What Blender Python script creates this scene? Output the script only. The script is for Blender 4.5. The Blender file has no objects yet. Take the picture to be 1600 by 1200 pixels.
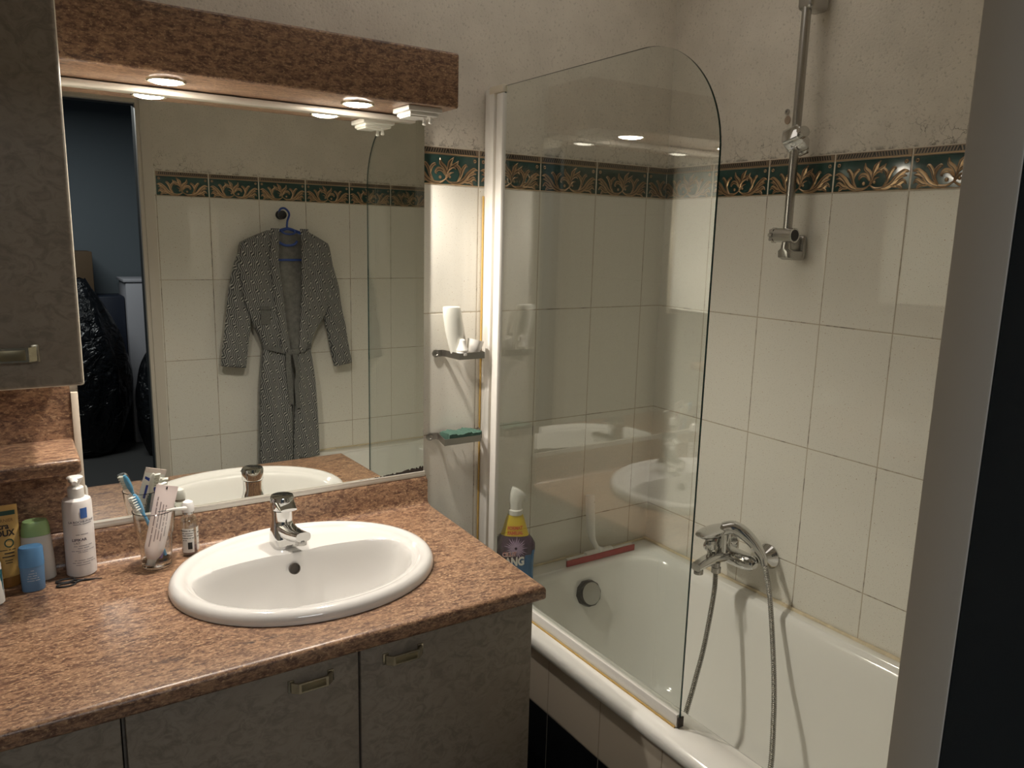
import bpy, bmesh, math, random
from mathutils import Vector, Matrix
random.seed(7)
S = bpy.context.scene
COL = S.collection
PI = math.pi

# ---------------------------------------------------------------- camera, world, lights, exposure
cd = bpy.data.cameras.new('camera'); cam = bpy.data.objects.new('camera', cd); COL.objects.link(cam)
cd.sensor_width = 36.0; cd.lens = 27.39; cd.clip_start = 0.02; cd.clip_end = 50
_r = Vector((0.837945, -0.545204, 0.024492)); _u = Vector((0.080581, 0.167985, 0.982491)); _f = Vector((0.539772, 0.8213, -0.184696))
mw = Matrix((( _r.x, _u.x, -_f.x, -1.76703), (_r.y, _u.y, -_f.y, -1.84002), (_r.z, _u.z, -_f.z, 1.59335), (0, 0, 0, 1)))
cam.matrix_world = mw
S.camera = cam
w = bpy.data.worlds.new('night'); S.world = w; w.use_nodes = True
w.node_tree.nodes['Background'].inputs[0].default_value = (0.35, 0.42, 0.55, 1)
w.node_tree.nodes['Background'].inputs[1].default_value = 0.004
S.view_settings.view_transform = 'Standard'; S.view_settings.look = 'None'
S.view_settings.exposure = 0.0; S.view_settings.gamma = 1.0; S.view_settings.use_curve_mapping = False
S.cycles.max_bounces = 12; S.cycles.diffuse_bounces = 6; S.cycles.glossy_bounces = 6
S.cycles.transmission_bounces = 8; S.cycles.transparent_max_bounces = 16
S.cycles.sample_clamp_indirect = 4.0; S.cycles.blur_glossy = 0.25
S.cycles.use_denoising = True

LAMP_X = (-1.463, -1.066); LAMP_Y = -0.117; VAL_Z = 1.88
WARM = (1.0, 0.925, 0.83)
for i, lx in enumerate(LAMP_X):
    ld = bpy.data.lights.new('spot_bulb', 'SPOT'); ld.energy = 19.5; ld.color = WARM
    ld.spot_size = math.radians(158); ld.spot_blend = 0.7; ld.shadow_soft_size = 0.018
    lo = bpy.data.objects.new('spot_bulb', ld); COL.objects.link(lo); lo.location = (lx, LAMP_Y, VAL_Z - 0.034)
ld = bpy.data.lights.new('ceiling_fill', 'AREA'); ld.energy = 1.7; ld.color = (1.0, 0.93, 0.85); ld.shape = 'RECTANGLE'; ld.size = 1.3; ld.size_y = 0.5  # added fill to lift the upper walls, not a known ceiling lamp
lo = bpy.data.objects.new('ceiling_fill', ld); COL.objects.link(lo); lo.location = (-0.80, -0.42, 2.47)
# added fill for the dark room behind the door, no known lamp there
ld = bpy.data.lights.new('hall_fill', 'AREA'); ld.energy = 23.0; ld.color = (0.95, 0.98, 1.0); ld.shape = 'RECTANGLE'; ld.size = 1.0; ld.size_y = 0.6
lo = bpy.data.objects.new('hall_fill', ld); COL.objects.link(lo); lo.location = (-1.75, -3.45, 2.44)

# ---------------------------------------------------------------- node helpers / materials
def new_mat(name):
    m = bpy.data.materials.new(name); m.use_nodes = True
    nt = m.node_tree; b = nt.nodes['Principled BSDF']
    return m, nt, b
def N(nt, t, **kw):
    n = nt.nodes.new(t)
    for k, v in kw.items():
        if k.startswith('i_'): n.inputs[k[2:].replace('_', ' ')].default_value = v
        elif k.startswith('n_'): n.inputs[int(k[2:])].default_value = v
        else: setattr(n, k, v)
    return n
def L(nt, a, b): nt.links.new(a, b)
def mix(nt, fac, a, b):
    n = nt.nodes.new('ShaderNodeMix'); n.data_type = 'RGBA'
    for i, v in ((0, fac), (6, a), (7, b)):
        if hasattr(v, 'is_output'): nt.links.new(v, n.inputs[i])
        elif i == 0: n.inputs[0].default_value = v
        else: n.inputs[i].default_value = (*v, 1)
    return n.outputs[2]
def math_(nt, op, a, b=None, c=None, clamp=False):
    n = nt.nodes.new('ShaderNodeMath'); n.operation = op; n.use_clamp = clamp
    for i, v in enumerate((a, b, c)):
        if v is None: continue
        if hasattr(v, 'is_output'): nt.links.new(v, n.inputs[i])
        else: n.inputs[i].default_value = v
    return n.outputs[0]
def smooth(nt, v, lo, hi):
    n = nt.nodes.new('ShaderNodeMapRange'); n.interpolation_type = 'SMOOTHSTEP'
    nt.links.new(v, n.inputs[0]); n.inputs[1].default_value = lo; n.inputs[2].default_value = hi
    return n.outputs[0]
def noise(nt, scale, detail=3.0, rough=0.5, vec=None, mapscale=None, dist=0.0):
    n = nt.nodes.new('ShaderNodeTexNoise'); n.inputs['Scale'].default_value = scale
    n.inputs['Detail'].default_value = detail; n.inputs['Roughness'].default_value = rough; n.inputs['Distortion'].default_value = dist
    if vec is None: vec = nt.nodes.new('ShaderNodeNewGeometry').outputs['Position']
    if mapscale:
        mp = nt.nodes.new('ShaderNodeMapping'); mp.inputs['Scale'].default_value = mapscale
        nt.links.new(vec, mp.inputs[0]); vec = mp.outputs[0]
    nt.links.new(vec, n.inputs['Vector'])
    return n.outputs['Fac']
def bump(nt, bsdf, h, strength=0.3, dist=0.002, normal=None):
    n = nt.nodes.new('ShaderNodeBump'); n.inputs['Strength'].default_value = strength; n.inputs['Distance'].default_value = dist
    nt.links.new(h, n.inputs['Height'])
    if normal is not None: nt.links.new(normal, n.inputs['Normal'])
    nt.links.new(n.outputs[0], bsdf.inputs['Normal'])
def mat(name, col, rough=0.5, metal=0.0, var=0.0, vscale=20, bmp=0.0, bscale=200, **kw):
    m, nt, b = new_mat(name)
    b.inputs['Base Color'].default_value = (*col, 1); b.inputs['Roughness'].default_value = rough; b.inputs['Metallic'].default_value = metal
    for k, v in kw.items(): b.inputs[k.replace('_', ' ')].default_value = v
    if var:
        f = noise(nt, vscale, 4)
        L(nt, mix(nt, f, tuple(c * (1 - var) for c in col), tuple(min(1, c * (1 + var)) for c in col)), b.inputs['Base Color'])
    if bmp: bump(nt, b, noise(nt, bscale, 3), bmp, 0.001)
    return m
def stone_mat():
    m, nt, b = new_mat('stone_laminate')
    f1 = noise(nt, 105, 6, 0.72, mapscale=(0.42, 1.0, 1.0), dist=0.5)
    f2 = noise(nt, 250, 3, 0.65, mapscale=(0.6, 1.0, 1.0))
    f3 = noise(nt, 9, 4, 0.6, mapscale=(0.5, 1.6, 1.6), dist=1.0)
    c = mix(nt, smooth(nt, f1, 0.38, 0.62), (0.120, 0.062, 0.041), (0.335, 0.198, 0.118))
    c = mix(nt, smooth(nt, f2, 0.52, 0.72), c, (0.50, 0.335, 0.20))
    c = mix(nt, smooth(nt, f2, 0.44, 0.30), c, (0.075, 0.036, 0.028))
    d = math_(nt, 'MULTIPLY', smooth(nt, f3, 0.58, 0.74), smooth(nt, f1, 0.62, 0.40))
    c = mix(nt, math_(nt, 'MULTIPLY', d, 0.85), c, (0.050, 0.036, 0.036))
    L(nt, c, b.inputs['Base Color'])
    b.inputs['Roughness'].default_value = 0.33; b.inputs['Specular IOR Level'].default_value = 0.5
    bump(nt, b, f2, 0.12, 0.0006)
    return m
def laminate_mat():
    m, nt, b = new_mat('crumpled_laminate')
    f1 = noise(nt, 34, 6, 0.66, mapscale=(1, 1, 1.25), dist=1.3)
    f2 = noise(nt, 9, 3, 0.5)
    c = mix(nt, smooth(nt, f1, 0.32, 0.62), (0.180, 0.150, 0.118), (0.265, 0.228, 0.185))
    c = mix(nt, smooth(nt, f2, 0.45, 0.75), c, (0.240, 0.202, 0.162))
    c = mix(nt, smooth(nt, f1, 0.30, 0.22), c, (0.10, 0.075, 0.055))
    L(nt, c, b.inputs['Base Color']); b.inputs['Roughness'].default_value = 0.45
    bump(nt, b, f1, 0.15, 0.0015)
    return m
TW, TH, ZB, HB = 0.2, 0.3308, 1.722, 0.0962
def tile_mat(name, axis, phase, base=(0.75, 0.725, 0.655), zref=ZB, zstep=TH, grout=(0.46, 0.40, 0.31), speck=True):
    """glazed wall tile; joints at coordinate = phase + k*0.2 along the axis and at zref + k*zstep"""
    m, nt, b = new_mat(name)
    g = nt.nodes.new('ShaderNodeNewGeometry'); sp = nt.nodes.new('ShaderNodeSeparateXYZ'); L(nt, g.outputs['Position'], sp.inputs[0])
    a = sp.outputs[axis]; z = sp.outputs[2]
    ta = math_(nt, 'DIVIDE', math_(nt, 'SUBTRACT', a, phase), TW); tz = math_(nt, 'DIVIDE', math_(nt, 'SUBTRACT', z, zref), zstep)
    da = math_(nt, 'MULTIPLY', math_(nt, 'ABSOLUTE', math_(nt, 'SUBTRACT', math_(nt, 'FRACT', math_(nt, 'ADD', ta, 0.5)), 0.5)), TW)
    dz = math_(nt, 'MULTIPLY', math_(nt, 'ABSOLUTE', math_(nt, 'SUBTRACT', math_(nt, 'FRACT', math_(nt, 'ADD', tz, 0.5)), 0.5)), zstep)
    d = math_(nt, 'MINIMUM', da, dz)
    isT = smooth(nt, d, 0.0009, 0.0019)
    cc = nt.nodes.new('ShaderNodeCombineXYZ'); L(nt, math_(nt, 'FLOOR', ta), cc.inputs[0]); L(nt, math_(nt, 'FLOOR', tz), cc.inputs[1])
    wn = nt.nodes.new('ShaderNodeTexWhiteNoise'); L(nt, cc.outputs[0], wn.inputs['Vector'])
    c = base
    if speck:
        f = noise(nt, 420, 1, 0.4)
        c = mix(nt, smooth(nt, f, 0.66, 0.74), base, tuple(k * 0.62 for k in base))
        f = noise(nt, 300, 1, 0.4, mapscale=(1.1, 1, 0.93))
        c = mix(nt, smooth(nt, f, 0.70, 0.78), c, (0.40, 0.27, 0.17))
    if speck:
        dirt = noise(nt, 14, 4, 0.7)
        gr = mix(nt, smooth(nt, dirt, 0.50, 0.66), grout, tuple(k * 0.38 for k in grout))
    else: gr = grout
    L(nt, mix(nt, isT, gr, c), b.inputs['Base Color'])
    rr = nt.nodes.new('ShaderNodeMapRange'); L(nt, isT, rr.inputs[0]); rr.inputs[3].default_value = 0.7; rr.inputs[4].default_value = 0.045
    L(nt, rr.outputs[0], b.inputs['Roughness'])
    # every tile sits at its own slight tilt, and the glaze is a little wavy
    vs = nt.nodes.new('ShaderNodeVectorMath'); vs.operation = 'SUBTRACT'; L(nt, wn.outputs['Color'], vs.inputs[0]); vs.inputs[1].default_value = (0.5, 0.5, 0.5)
    vm = nt.nodes.new('ShaderNodeVectorMath'); vm.operation = 'SCALE'; L(nt, vs.outputs[0], vm.inputs[0]); vm.inputs['Scale'].default_value = 0.012
    va = nt.nodes.new('ShaderNodeVectorMath'); va.operation = 'ADD'; L(nt, g.outputs['Normal'], va.inputs[0]); L(nt, vm.outputs[0], va.inputs[1])
    vn = nt.nodes.new('ShaderNodeVectorMath'); vn.operation = 'NORMALIZE'; L(nt, va.outputs[0], vn.inputs[0])
    h = math_(nt, 'ADD', smooth(nt, d, 0.0, 0.004), math_(nt, 'MULTIPLY', noise(nt, 16, 2), 0.22))
    bump(nt, b, h, 0.35, 0.0012, vn.outputs[0])
    return m
def plaster_mat():
    m, nt, b = new_mat('rough_plaster')
    g = nt.nodes.new('ShaderNodeNewGeometry'); sp = nt.nodes.new('ShaderNodeSeparateXYZ'); L(nt, g.outputs['Position'], sp.inputs[0])
    f = noise(nt, 150, 4, 0.65); f2 = noise(nt, 11, 3)
    c = mix(nt, smooth(nt, f2, 0.3, 0.7), (0.65, 0.605, 0.53), (0.71, 0.66, 0.58))
    c = mix(nt, smooth(nt, f, 0.42, 0.36), c, (0.54, 0.50, 0.435))
    # mould and flaking in the strip just above the border tiles
    v = nt.nodes.new('ShaderNodeTexVoronoi'); v.feature = 'DISTANCE_TO_EDGE'; v.inputs['Scale'].default_value = 42
    wv = nt.nodes.new('ShaderNodeTexNoise'); wv.inputs['Scale'].default_value = 30; wv.inputs['Detail'].default_value = 4; L(nt, g.outputs['Position'], wv.inputs['Vector'])
    av = nt.nodes.new('ShaderNodeVectorMath'); av.operation = 'MULTIPLY_ADD'; L(nt, wv.outputs['Color'], av.inputs[0]); av.inputs[1].default_value = (0.05, 0.05, 0.05); L(nt, g.outputs['Position'], av.inputs[2])
    L(nt, av.outputs[0], v.inputs['Vector'])
    crack = smooth(nt, v.outputs['Distance'], 0.035, 0.0)
    band = smooth(nt, sp.outputs[2], 1.93, 1.83)
    gate = smooth(nt, noise(nt, 17, 4, 0.65), 0.45, 0.56)
    k = math_(nt, 'MULTIPLY', math_(nt, 'MULTIPLY', crack, gate), band)
    c = mix(nt, math_(nt, 'MULTIPLY', k, 0.75), c, (0.11, 0.085, 0.06))
    low = math_(nt, 'MULTIPLY', smooth(nt, sp.outputs[2], 1.832, 1.816), smooth(nt, noise(nt, 60, 4, 0.7), 0.45, 0.62))
    c = mix(nt, math_(nt, 'MULTIPLY', low, 0.8), c, (0.09, 0.07, 0.05))
    L(nt, c, b.inputs['Base Color']); b.inputs['Roughness'].default_value = 0.62
    bump(nt, b, math_(nt, 'SUBTRACT', f, k), 0.55, 0.0030)
    return m
def clear_glass_mat(name, tint, f0=0.04, rough=0.0):
    m = bpy.data.materials.new(name); m.use_nodes = True; nt = m.node_tree
    nt.nodes.remove(nt.nodes['Principled BSDF']); out = nt.nodes['Material Output']
    t = N(nt, 'ShaderNodeBsdfTransparent'); t.inputs[0].default_value = (*tint, 1)
    g = N(nt, 'ShaderNodeBsdfGlossy'); g.inputs['Roughness'].default_value = rough; g.inputs[0].default_value = (1, 1, 1, 1)
    lw = N(nt, 'ShaderNodeLayerWeight'); lw.inputs[0].default_value = 0.5
    fac = math_(nt, 'ADD', math_(nt, 'MULTIPLY', math_(nt, 'POWER', lw.outputs['Facing'], 4.4), 0.95), f0)
    ms = N(nt, 'ShaderNodeMixShader'); L(nt, fac, ms.inputs[0]); L(nt, t.outputs[0], ms.inputs[1]); L(nt, g.outputs[0], ms.inputs[2])
    L(nt, ms.outputs[0], out.inputs[0])
    return m
def refr_glass(name, col=(0.97, 0.985, 0.97), ior=1.45):
    return mat(name, col, 0.0, 0.0, Transmission_Weight=1.0, IOR=ior)
def emit_mat(name, col, s):
    m = bpy.data.materials.new(name); m.use_nodes = True; nt = m.node_tree
    nt.nodes.remove(nt.nodes['Principled BSDF']); e = N(nt, 'ShaderNodeEmission'); e.inputs[0].default_value = (*col, 1); e.inputs[1].default_value = s
    L(nt, e.outputs[0], nt.nodes['Material Output'].inputs[0]); return m

M = {}
M['stone'] = stone_mat(); M['lam'] = laminate_mat(); M['plaster'] = plaster_mat()
M['tileA'] = tile_mat('wall_tile_back', 0, -0.0802); M['tileB'] = tile_mat('wall_tile_right', 1, -0.1924); M['tileC'] = tile_mat('wall_tile_front', 0, -1.0271)
M['tileL'] = tile_mat('wall_tile_left', 1, -0.1)
M['tileAp'] = tile_mat('apron_tile', 1, -0.016, (0.50, 0.44, 0.36), 0.417, 0.3308, (0.28, 0.23, 0.17), False)
M['tileBk'] = tile_mat('apron_black_tile', 1, -0.016, (0.006, 0.007, 0.009), 0.417, 0.3308, (0.13, 0.12, 0.10), False)
M['teal'] = mat('teal_glaze', (0.027, 0.062, 0.054), 0.08, var=0.35, vscale=35)
M['gold'] = mat('gold_lustre', (0.42, 0.285, 0.165), 0.28, 0.8, bmp=0.15, bscale=300)
M['bronze'] = mat('bronze_band', (0.235, 0.175, 0.12), 0.35, 0.25)
M['outline'] = mat('dark_outline', (0.012, 0.014, 0.012), 0.35)
M['grout'] = mat('border_grout', (0.66, 0.60, 0.50), 0.7)
M['melamine'] = mat('white_melamine', (0.87, 0.85, 0.80), 0.22)
M['black'] = mat('black_plastic', (0.012, 0.012, 0.013), 0.35)
M['mirror'] = mat('mirror_silver', (0.83, 0.845, 0.80), 0.0, 1.0)
M['corr'] = mat('mirror_corrosion', (0.025, 0.017, 0.013), 0.6, var=0.6, vscale=150)
M['alu'] = mat('white_aluminium', (0.62, 0.58, 0.52), 0.35, 0.3)
M['strip'] = mat('cream_strip', (0.62, 0.54, 0.44), 0.4)
M['white'] = mat('white_plastic', (0.74, 0.72, 0.68), 0.28)
M['cream'] = mat('cream_plastic', (0.72, 0.66, 0.54), 0.35)
M['yell'] = mat('yellowed_seal', (0.50, 0.33, 0.10), 0.5)
M['seal'] = mat('stained_sealant', (0.62, 0.53, 0.37), 0.5, var=0.3, vscale=40)
M['enamel'] = mat('white_enamel', (0.86, 0.85, 0.81), 0.11, Coat_Weight=0.4, Coat_Roughness=0.04)
M['ceramic'] = mat('white_ceramic', (0.70, 0.685, 0.665), 0.10, Coat_Weight=0.5, Coat_Roughness=0.03)
M['chrome'] = mat('chrome', (0.64, 0.64, 0.63), 0.05, 1.0)
M['satin'] = mat('satin_chrome', (0.46, 0.45, 0.43), 0.26, 1.0)
M['hosem'] = mat('hose_metal', (0.36, 0.35, 0.33), 0.22, 1.0)
M['dchrome'] = mat('dark_chrome', (0.09, 0.09, 0.095), 0.22, 0.8)
M['steel'] = mat('brushed_steel', (0.40, 0.385, 0.36), 0.30, 1.0)
M['brass'] = mat('aged_brass', (0.50, 0.45, 0.34), 0.26, 0.9, var=0.25, vscale=90)
M['brassp'] = mat('brass_plate', (0.24, 0.205, 0.125), 0.35, 0.7)
M['pane'] = clear_glass_mat('screen_glass', (0.950, 0.965, 0.950), 0.080)
M['gedge'] = mat('glass_edge', (0.012, 0.045, 0.042), 0.12)
M['cup'] = clear_glass_mat('tumbler_glass', (0.95, 0.96, 0.945), 0.07)
M['thickg'] = refr_glass('thick_glass')
M['lens'] = emit_mat('lamp_lens', (1.0, 0.90, 0.76), 260)
M['doorpaint'] = mat('casing_paint', (0.60, 0.55, 0.475), 0.42)
M['navy'] = mat('near_black_navy', (0.008, 0.016, 0.024), 0.6)  # near-black navy for outer door trim, leaf and hall-side wall
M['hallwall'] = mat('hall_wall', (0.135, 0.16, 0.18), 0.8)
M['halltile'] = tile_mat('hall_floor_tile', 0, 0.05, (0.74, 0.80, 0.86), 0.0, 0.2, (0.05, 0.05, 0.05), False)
M['ceil'] = mat('ceiling_paint', (0.86, 0.83, 0.77), 0.8)
M['floor'] = mat('floor_tile', (0.05, 0.048, 0.045), 0.3)
M['bag'] = mat('black_bin_bag', (0.006, 0.007, 0.009), 0.20)
_nt = M['bag'].node_tree; bump(_nt, _nt.nodes['Principled BSDF'], noise(_nt, 9, 4, 0.55, dist=1.5), 0.9, 0.05)
M['card'] = mat('cardboard', (0.10, 0.062, 0.032), 0.8)
M['wick'] = mat('wicker', (0.16, 0.12, 0.08), 0.7)

# ---------------------------------------------------------------- mesh builder
class MB:
    def __init__(s): s.v = []; s.f = []; s.m = []
    def add(s, vs, fs, mi=0):
        o = len(s.v); s.v += [Vector(p) for p in vs]
        for f in fs: s.f.append([o + i for i in f]); s.m.append(mi)
        return s
    def mark(s): return len(s.v)
    def xf(s, Mx, start=0):
        for i in range(start, len(s.v)): s.v[i] = Mx @ s.v[i]
        return s
    def box(s, x0, x1, y0, y1, z0, z1, r=0.0, seg=2, mi=0):
        bm = bmesh.new(); bmesh.ops.create_cube(bm, size=1)
        for v in bm.verts: v.co = Vector(((x0 + x1) / 2 + v.co.x * (x1 - x0), (y0 + y1) / 2 + v.co.y * (y1 - y0), (z0 + z1) / 2 + v.co.z * (z1 - z0)))
        if r > 0: bmesh.ops.bevel(bm, geom=list(bm.edges), offset=r, segments=seg, profile=0.5, affect='EDGES')
        bm.verts.ensure_lookup_table()
        s.add([v.co.copy() for v in bm.verts], [[v.index for v in f.verts] for f in bm.faces], mi); bm.free()
        return s
    def loft(s, rings, cap0=True, cap1=True, closed=True, mi=0):
        n = len(rings[0]); vs = [p for r in rings for p in r]; fs = []
        for i in range(len(rings) - 1):
            for j in range(n if closed else n - 1):
                k = (j + 1) % n
                fs.append([i * n + j, i * n + k, (i + 1) * n + k, (i + 1) * n + j])
        if cap0: fs.append(list(range(n))[::-1])
        if cap1: fs.append([(len(rings) - 1) * n + j for j in range(n)])
        return s.add(vs, fs, mi)
    def lathe(s, prof, c=(0, 0, 0), n=32, ex=1.0, ey=1.0, mi=0, cap0=True, cap1=True):
        rings = [[(c[0] + r * ex * math.cos(2 * PI * k / n), c[1] + r * ey * math.sin(2 * PI * k / n), c[2] + z) for k in range(n)] for r, z in prof]
        return s.loft(rings, cap0, cap1, True, mi)
    def tube(s, path, rad, n=12, mi=0, flat=1.0, up=None):
        P = [Vector(p) for p in path]; m = len(P)
        R = rad if isinstance(rad, (list, tuple)) else [rad] * m
        T = [(P[min(i + 1, m - 1)] - P[max(i - 1, 0)]).normalized() for i in range(m)]
        u = Vector(up) if up else (Vector((0, 0, 1)) if abs(T[0].z) < 0.9 else Vector((1, 0, 0)))
        rings = []
        for i in range(m):
            u = (u - T[i] * u.dot(T[i])).normalized(); v = T[i].cross(u)
            rings.append([P[i] + (u * math.cos(2 * PI * k / n) + v * math.sin(2 * PI * k / n) * flat) * R[i] for k in range(n)])
        return s.loft(rings, True, True, True, mi)
    def strip(s, path, w, t, wdir, mi=0):
        """flat bar: thickness t across, width w along wdir"""
        P = [Vector(p) for p in path]; m = len(P); W = Vector(wdir).normalized(); rings = []
        for i in range(m):
            a = (P[i] - P[i - 1]).normalized() if i else (P[1] - P[0]).normalized(); b = (P[i + 1] - P[i]).normalized() if i < m - 1 else a
            na = W.cross(a).normalized(); nb = W.cross(b).normalized(); nn = (na + nb).normalized(); k = 1.0 / max(0.4, nn.dot(na))
            rings.append([P[i] + nn * (t / 2 * k) + W * w / 2, P[i] - nn * (t / 2 * k) + W * w / 2, P[i] - nn * (t / 2 * k) - W * w / 2, P[i] + nn * (t / 2 * k) - W * w / 2])
        return s.loft(rings, True, True, True, mi)
ORG = {}
def build(name, mb, mats, parent=None, sharp=35, flat=False):
    me = bpy.data.meshes.new(name); off = ORG.get(parent.name, Vector()) if parent else Vector()
    me.from_pydata([tuple(v - off) for v in mb.v], [], mb.f)
    for m in (mats if isinstance(mats, (list, tuple)) else [mats]): me.materials.append(m)
    for p, i in zip(me.polygons, mb.m): p.material_index = i
    bm = bmesh.new(); bm.from_mesh(me); bmesh.ops.recalc_face_normals(bm, faces=bm.faces); bm.to_mesh(me); bm.free()
    if not flat:
        me.shade_smooth(); me.set_sharp_from_angle(angle=math.radians(sharp))
    o = bpy.data.objects.new(name, me); COL.objects.link(o)
    ORG[o.name] = off
    if parent: o.parent = parent
    return o
def tag(o, label, cat, group=None):
    o['label'] = label; o['category'] = cat
    if group: o['group'] = group
    return o
def thing(name, label, cat, loc=(0, 0, 0), group=None):
    o = bpy.data.objects.new(name, None); o.empty_display_size = 0.05; COL.objects.link(o); o.location = loc
    ORG[o.name] = Vector(loc); return tag(o, label, cat, group)
def struct(name, mb, mats, parent=None, **kw):
    o = build(name, mb, mats, parent, **kw); o['kind'] = 'structure'; return o
def text_geo(txt, size, align='CENTER', bold=0.0, spacing=1.0):
    cu = bpy.data.curves.new('txt', 'FONT'); cu.body = txt; cu.size = size; cu.align_x = align; cu.offset = bold; cu.space_character = spacing; cu.resolution_u = 3
    o = bpy.data.objects.new('txt', cu); COL.objects.link(o)
    dg = bpy.context.evaluated_depsgraph_get(); me = o.evaluated_get(dg).to_mesh()
    vs = [v.co.copy() for v in me.vertices]; fs = [list(p.vertices) for p in me.polygons]
    o.evaluated_get(dg).to_mesh_clear(); bpy.data.objects.remove(o); bpy.data.curves.remove(cu)
    return vs, fs
def put_text(mb, fn, lines, mi=0):
    """lines: (text, size, x, y[, bold, sx]); fn maps flat (x, y) to a 3-D point on the label"""
    for ln in lines:
        t, sz, x, y = ln[:4]; bd = ln[4] if len(ln) > 4 else 0.0; sx = ln[5] if len(ln) > 5 else 1.0
        if sz < .0062:                        # print too small to read in the photo: word-long dashes
            cw = sz * .50 * sx; px = x - len(t) * cw / 2
            for wd_ in t.split(' '):
                put_rect(mb, fn, px, px + len(wd_) * cw, y, y + sz * .42, mi, 3); px += (len(wd_) + 1) * cw
            continue
        vs, fs = text_geo(t, sz, bold=bd)
        mb.add([fn(x + v.x * sx, y + v.y) for v in vs], fs, mi)
def put_poly(mb, fn, pts, mi=0, nx=1):
    mb.add([fn(*p) for p in pts], [list(range(len(pts)))], mi)
def put_rect(mb, fn, x0, x1, y0, y1, mi=0, nx=8, ny=1):
    vs = [fn(x0 + (x1 - x0) * i / nx, y0 + (y1 - y0) * j / ny) for j in range(ny + 1) for i in range(nx + 1)]
    fs = [[j * (nx + 1) + i, j * (nx + 1) + i + 1, (j + 1) * (nx + 1) + i + 1, (j + 1) * (nx + 1) + i] for j in range(ny) for i in range(nx)]
    mb.add(vs, fs, mi)
def wrap(cx, cy, z0, a, b, facing=-90, eps=0.0004):
    ph = math.radians(facing)
    def fn(x, y):
        r = a(z0 + y) if callable(a) else a; rb = b(z0 + y) if callable(b) else b
        t = ph + x / r
        return Vector((cx + (r + eps) * math.cos(t), cy + (rb + eps) * math.sin(t), z0 + y))
    return fn
def lerp(a, b, t): return a + (b - a) * t
def curve_pts(ctrl, n=10):
    """Catmull-Rom through the control points"""
    P = [Vector(p) for p in ctrl]; P = [P[0] * 2 - P[1]] + P + [P[-1] * 2 - P[-2]]; out = []
    for i in range(1, len(P) - 2):
        for k in range(n):
            t = k / n; a, b, c, d = P[i - 1], P[i], P[i + 1], P[i + 2]
            out.append(0.5 * ((2 * b) + (c - a) * t + (2 * a - 5 * b + 4 * c - d) * t * t + (3 * b - a - 3 * c + d) * t ** 3))
    out.append(P[-2]); return out
def interp(tab, t):
    if t <= tab[0][0]: return tab[0][1]
    for (a, x), (b, y) in zip(tab, tab[1:]):
        if t <= b: return lerp(x, y, (t - a) / (b - a))
    return tab[-1][1]

# ---------------------------------------------------------------- setting: bathroom shell
XL, YC, HT = -2.32, -1.588, 2.5           # left wall, door wall face, ceiling height
YO = -1.640                                # outer face of the door wall
DX0, DX1, DZ = -2.09, -1.285, 2.063        # door opening
ZT = ZB + HB
struct('floor', MB().box(XL, 0.05, YC, 0.02, -0.05, 0.0), M['floor'], flat=True)
struct('ceiling', MB().box(XL - .1, 0.15, YO, 0.15, HT, HT + 0.06), M['ceil'], flat=True)
def wall2(name, tile, segs):
    mb = MB()
    for a in segs: mb.box(*a[:6], mi=a[6])
    return struct(name, mb, [tile, M['plaster']], flat=True)
wall2('wall_back', M['tileA'], [(XL - .1, 0.1, 0.0, 0.12, 0, ZT, 0), (XL - .1, 0.1, 0.005, 0.12, ZT, HT, 1)])
wall2('wall_right', M['tileB'], [(0.0, 0.12, YO, 0.0, 0, ZT, 0), (0.005, 0.12, YO, 0.005, ZT, HT, 1)])
wall2('wall_left', M['tileL'], [(XL - .1, XL, YO, 0.0, 0, ZT, 0), (XL - .1, XL - .005, YO, 0.0, ZT, HT, 1)])
wall2('wall_front', M['tileC'], [(DX1 + .031, 0.0, YO, YC, 0, ZT, 0), (DX1 + .031, 0.005, YO, YC - .005, ZT, HT, 1), (XL, DX0 - .031, YO, YC, 0, ZT, 0), (XL, DX0 - .031, YO, YC - .005, ZT, HT, 1), (DX0 - .031, DX1 + .031, YO, YC - .005, DZ + .015, HT, 1)])
# door casing: face towards the bathroom, stop, reveal
mb = MB()
for x, sg in ((DX1, 1), (DX0, -1)):
    a, b = sorted((x + 0.014 * sg, x + 0.052 * sg)); mb.box(a, b, YC - .004, YC + 0.010, 0, DZ + 0.05, 0.002)
    a, b = sorted((x, x + 0.032 * sg)); mb.box(a, b, YC - 0.030, YC + 0.003, 0, DZ + 0.014, 0.0015)
mb.box(DX0 - 0.05, DX1 + 0.05, YC - .004, YC + 0.010, DZ + 0.012, DZ + 0.05, 0.002)
mb.box(DX0, DX1, YC - 0.034, YC + 0.003, DZ, DZ + 0.014)
struct('trim_1', mb, M['doorpaint'])
mb = MB()
for x, sg in ((DX1, 1), (DX0, -1)):
    a, b = sorted((x + 0.001 * sg, x + 0.0305 * sg)); mb.box(a, b, YO - 0.045, YC - 0.0305, 0, DZ)
mb.box(DX0, DX1, YO - 0.045, YC - 0.0305, DZ + .001, DZ + .03)
struct('trim_2', mb, M['navy'])
mb = MB().box(DX1 + 0.034, DX1 + 0.834, YO - 0.056, YO - 0.016, 0.01, DZ - 0.01, 0.002)
dr = struct('door_1', mb, M['navy'])
hb = MB().tube([(DX1 + 0.76, YO - 0.056, 1.02), (DX1 + 0.76, YO - 0.10, 1.02), (DX1 + 0.66, YO - 0.105, 1.02)], 0.009)
build('door_handle', hb, M['steel'], dr)

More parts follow.
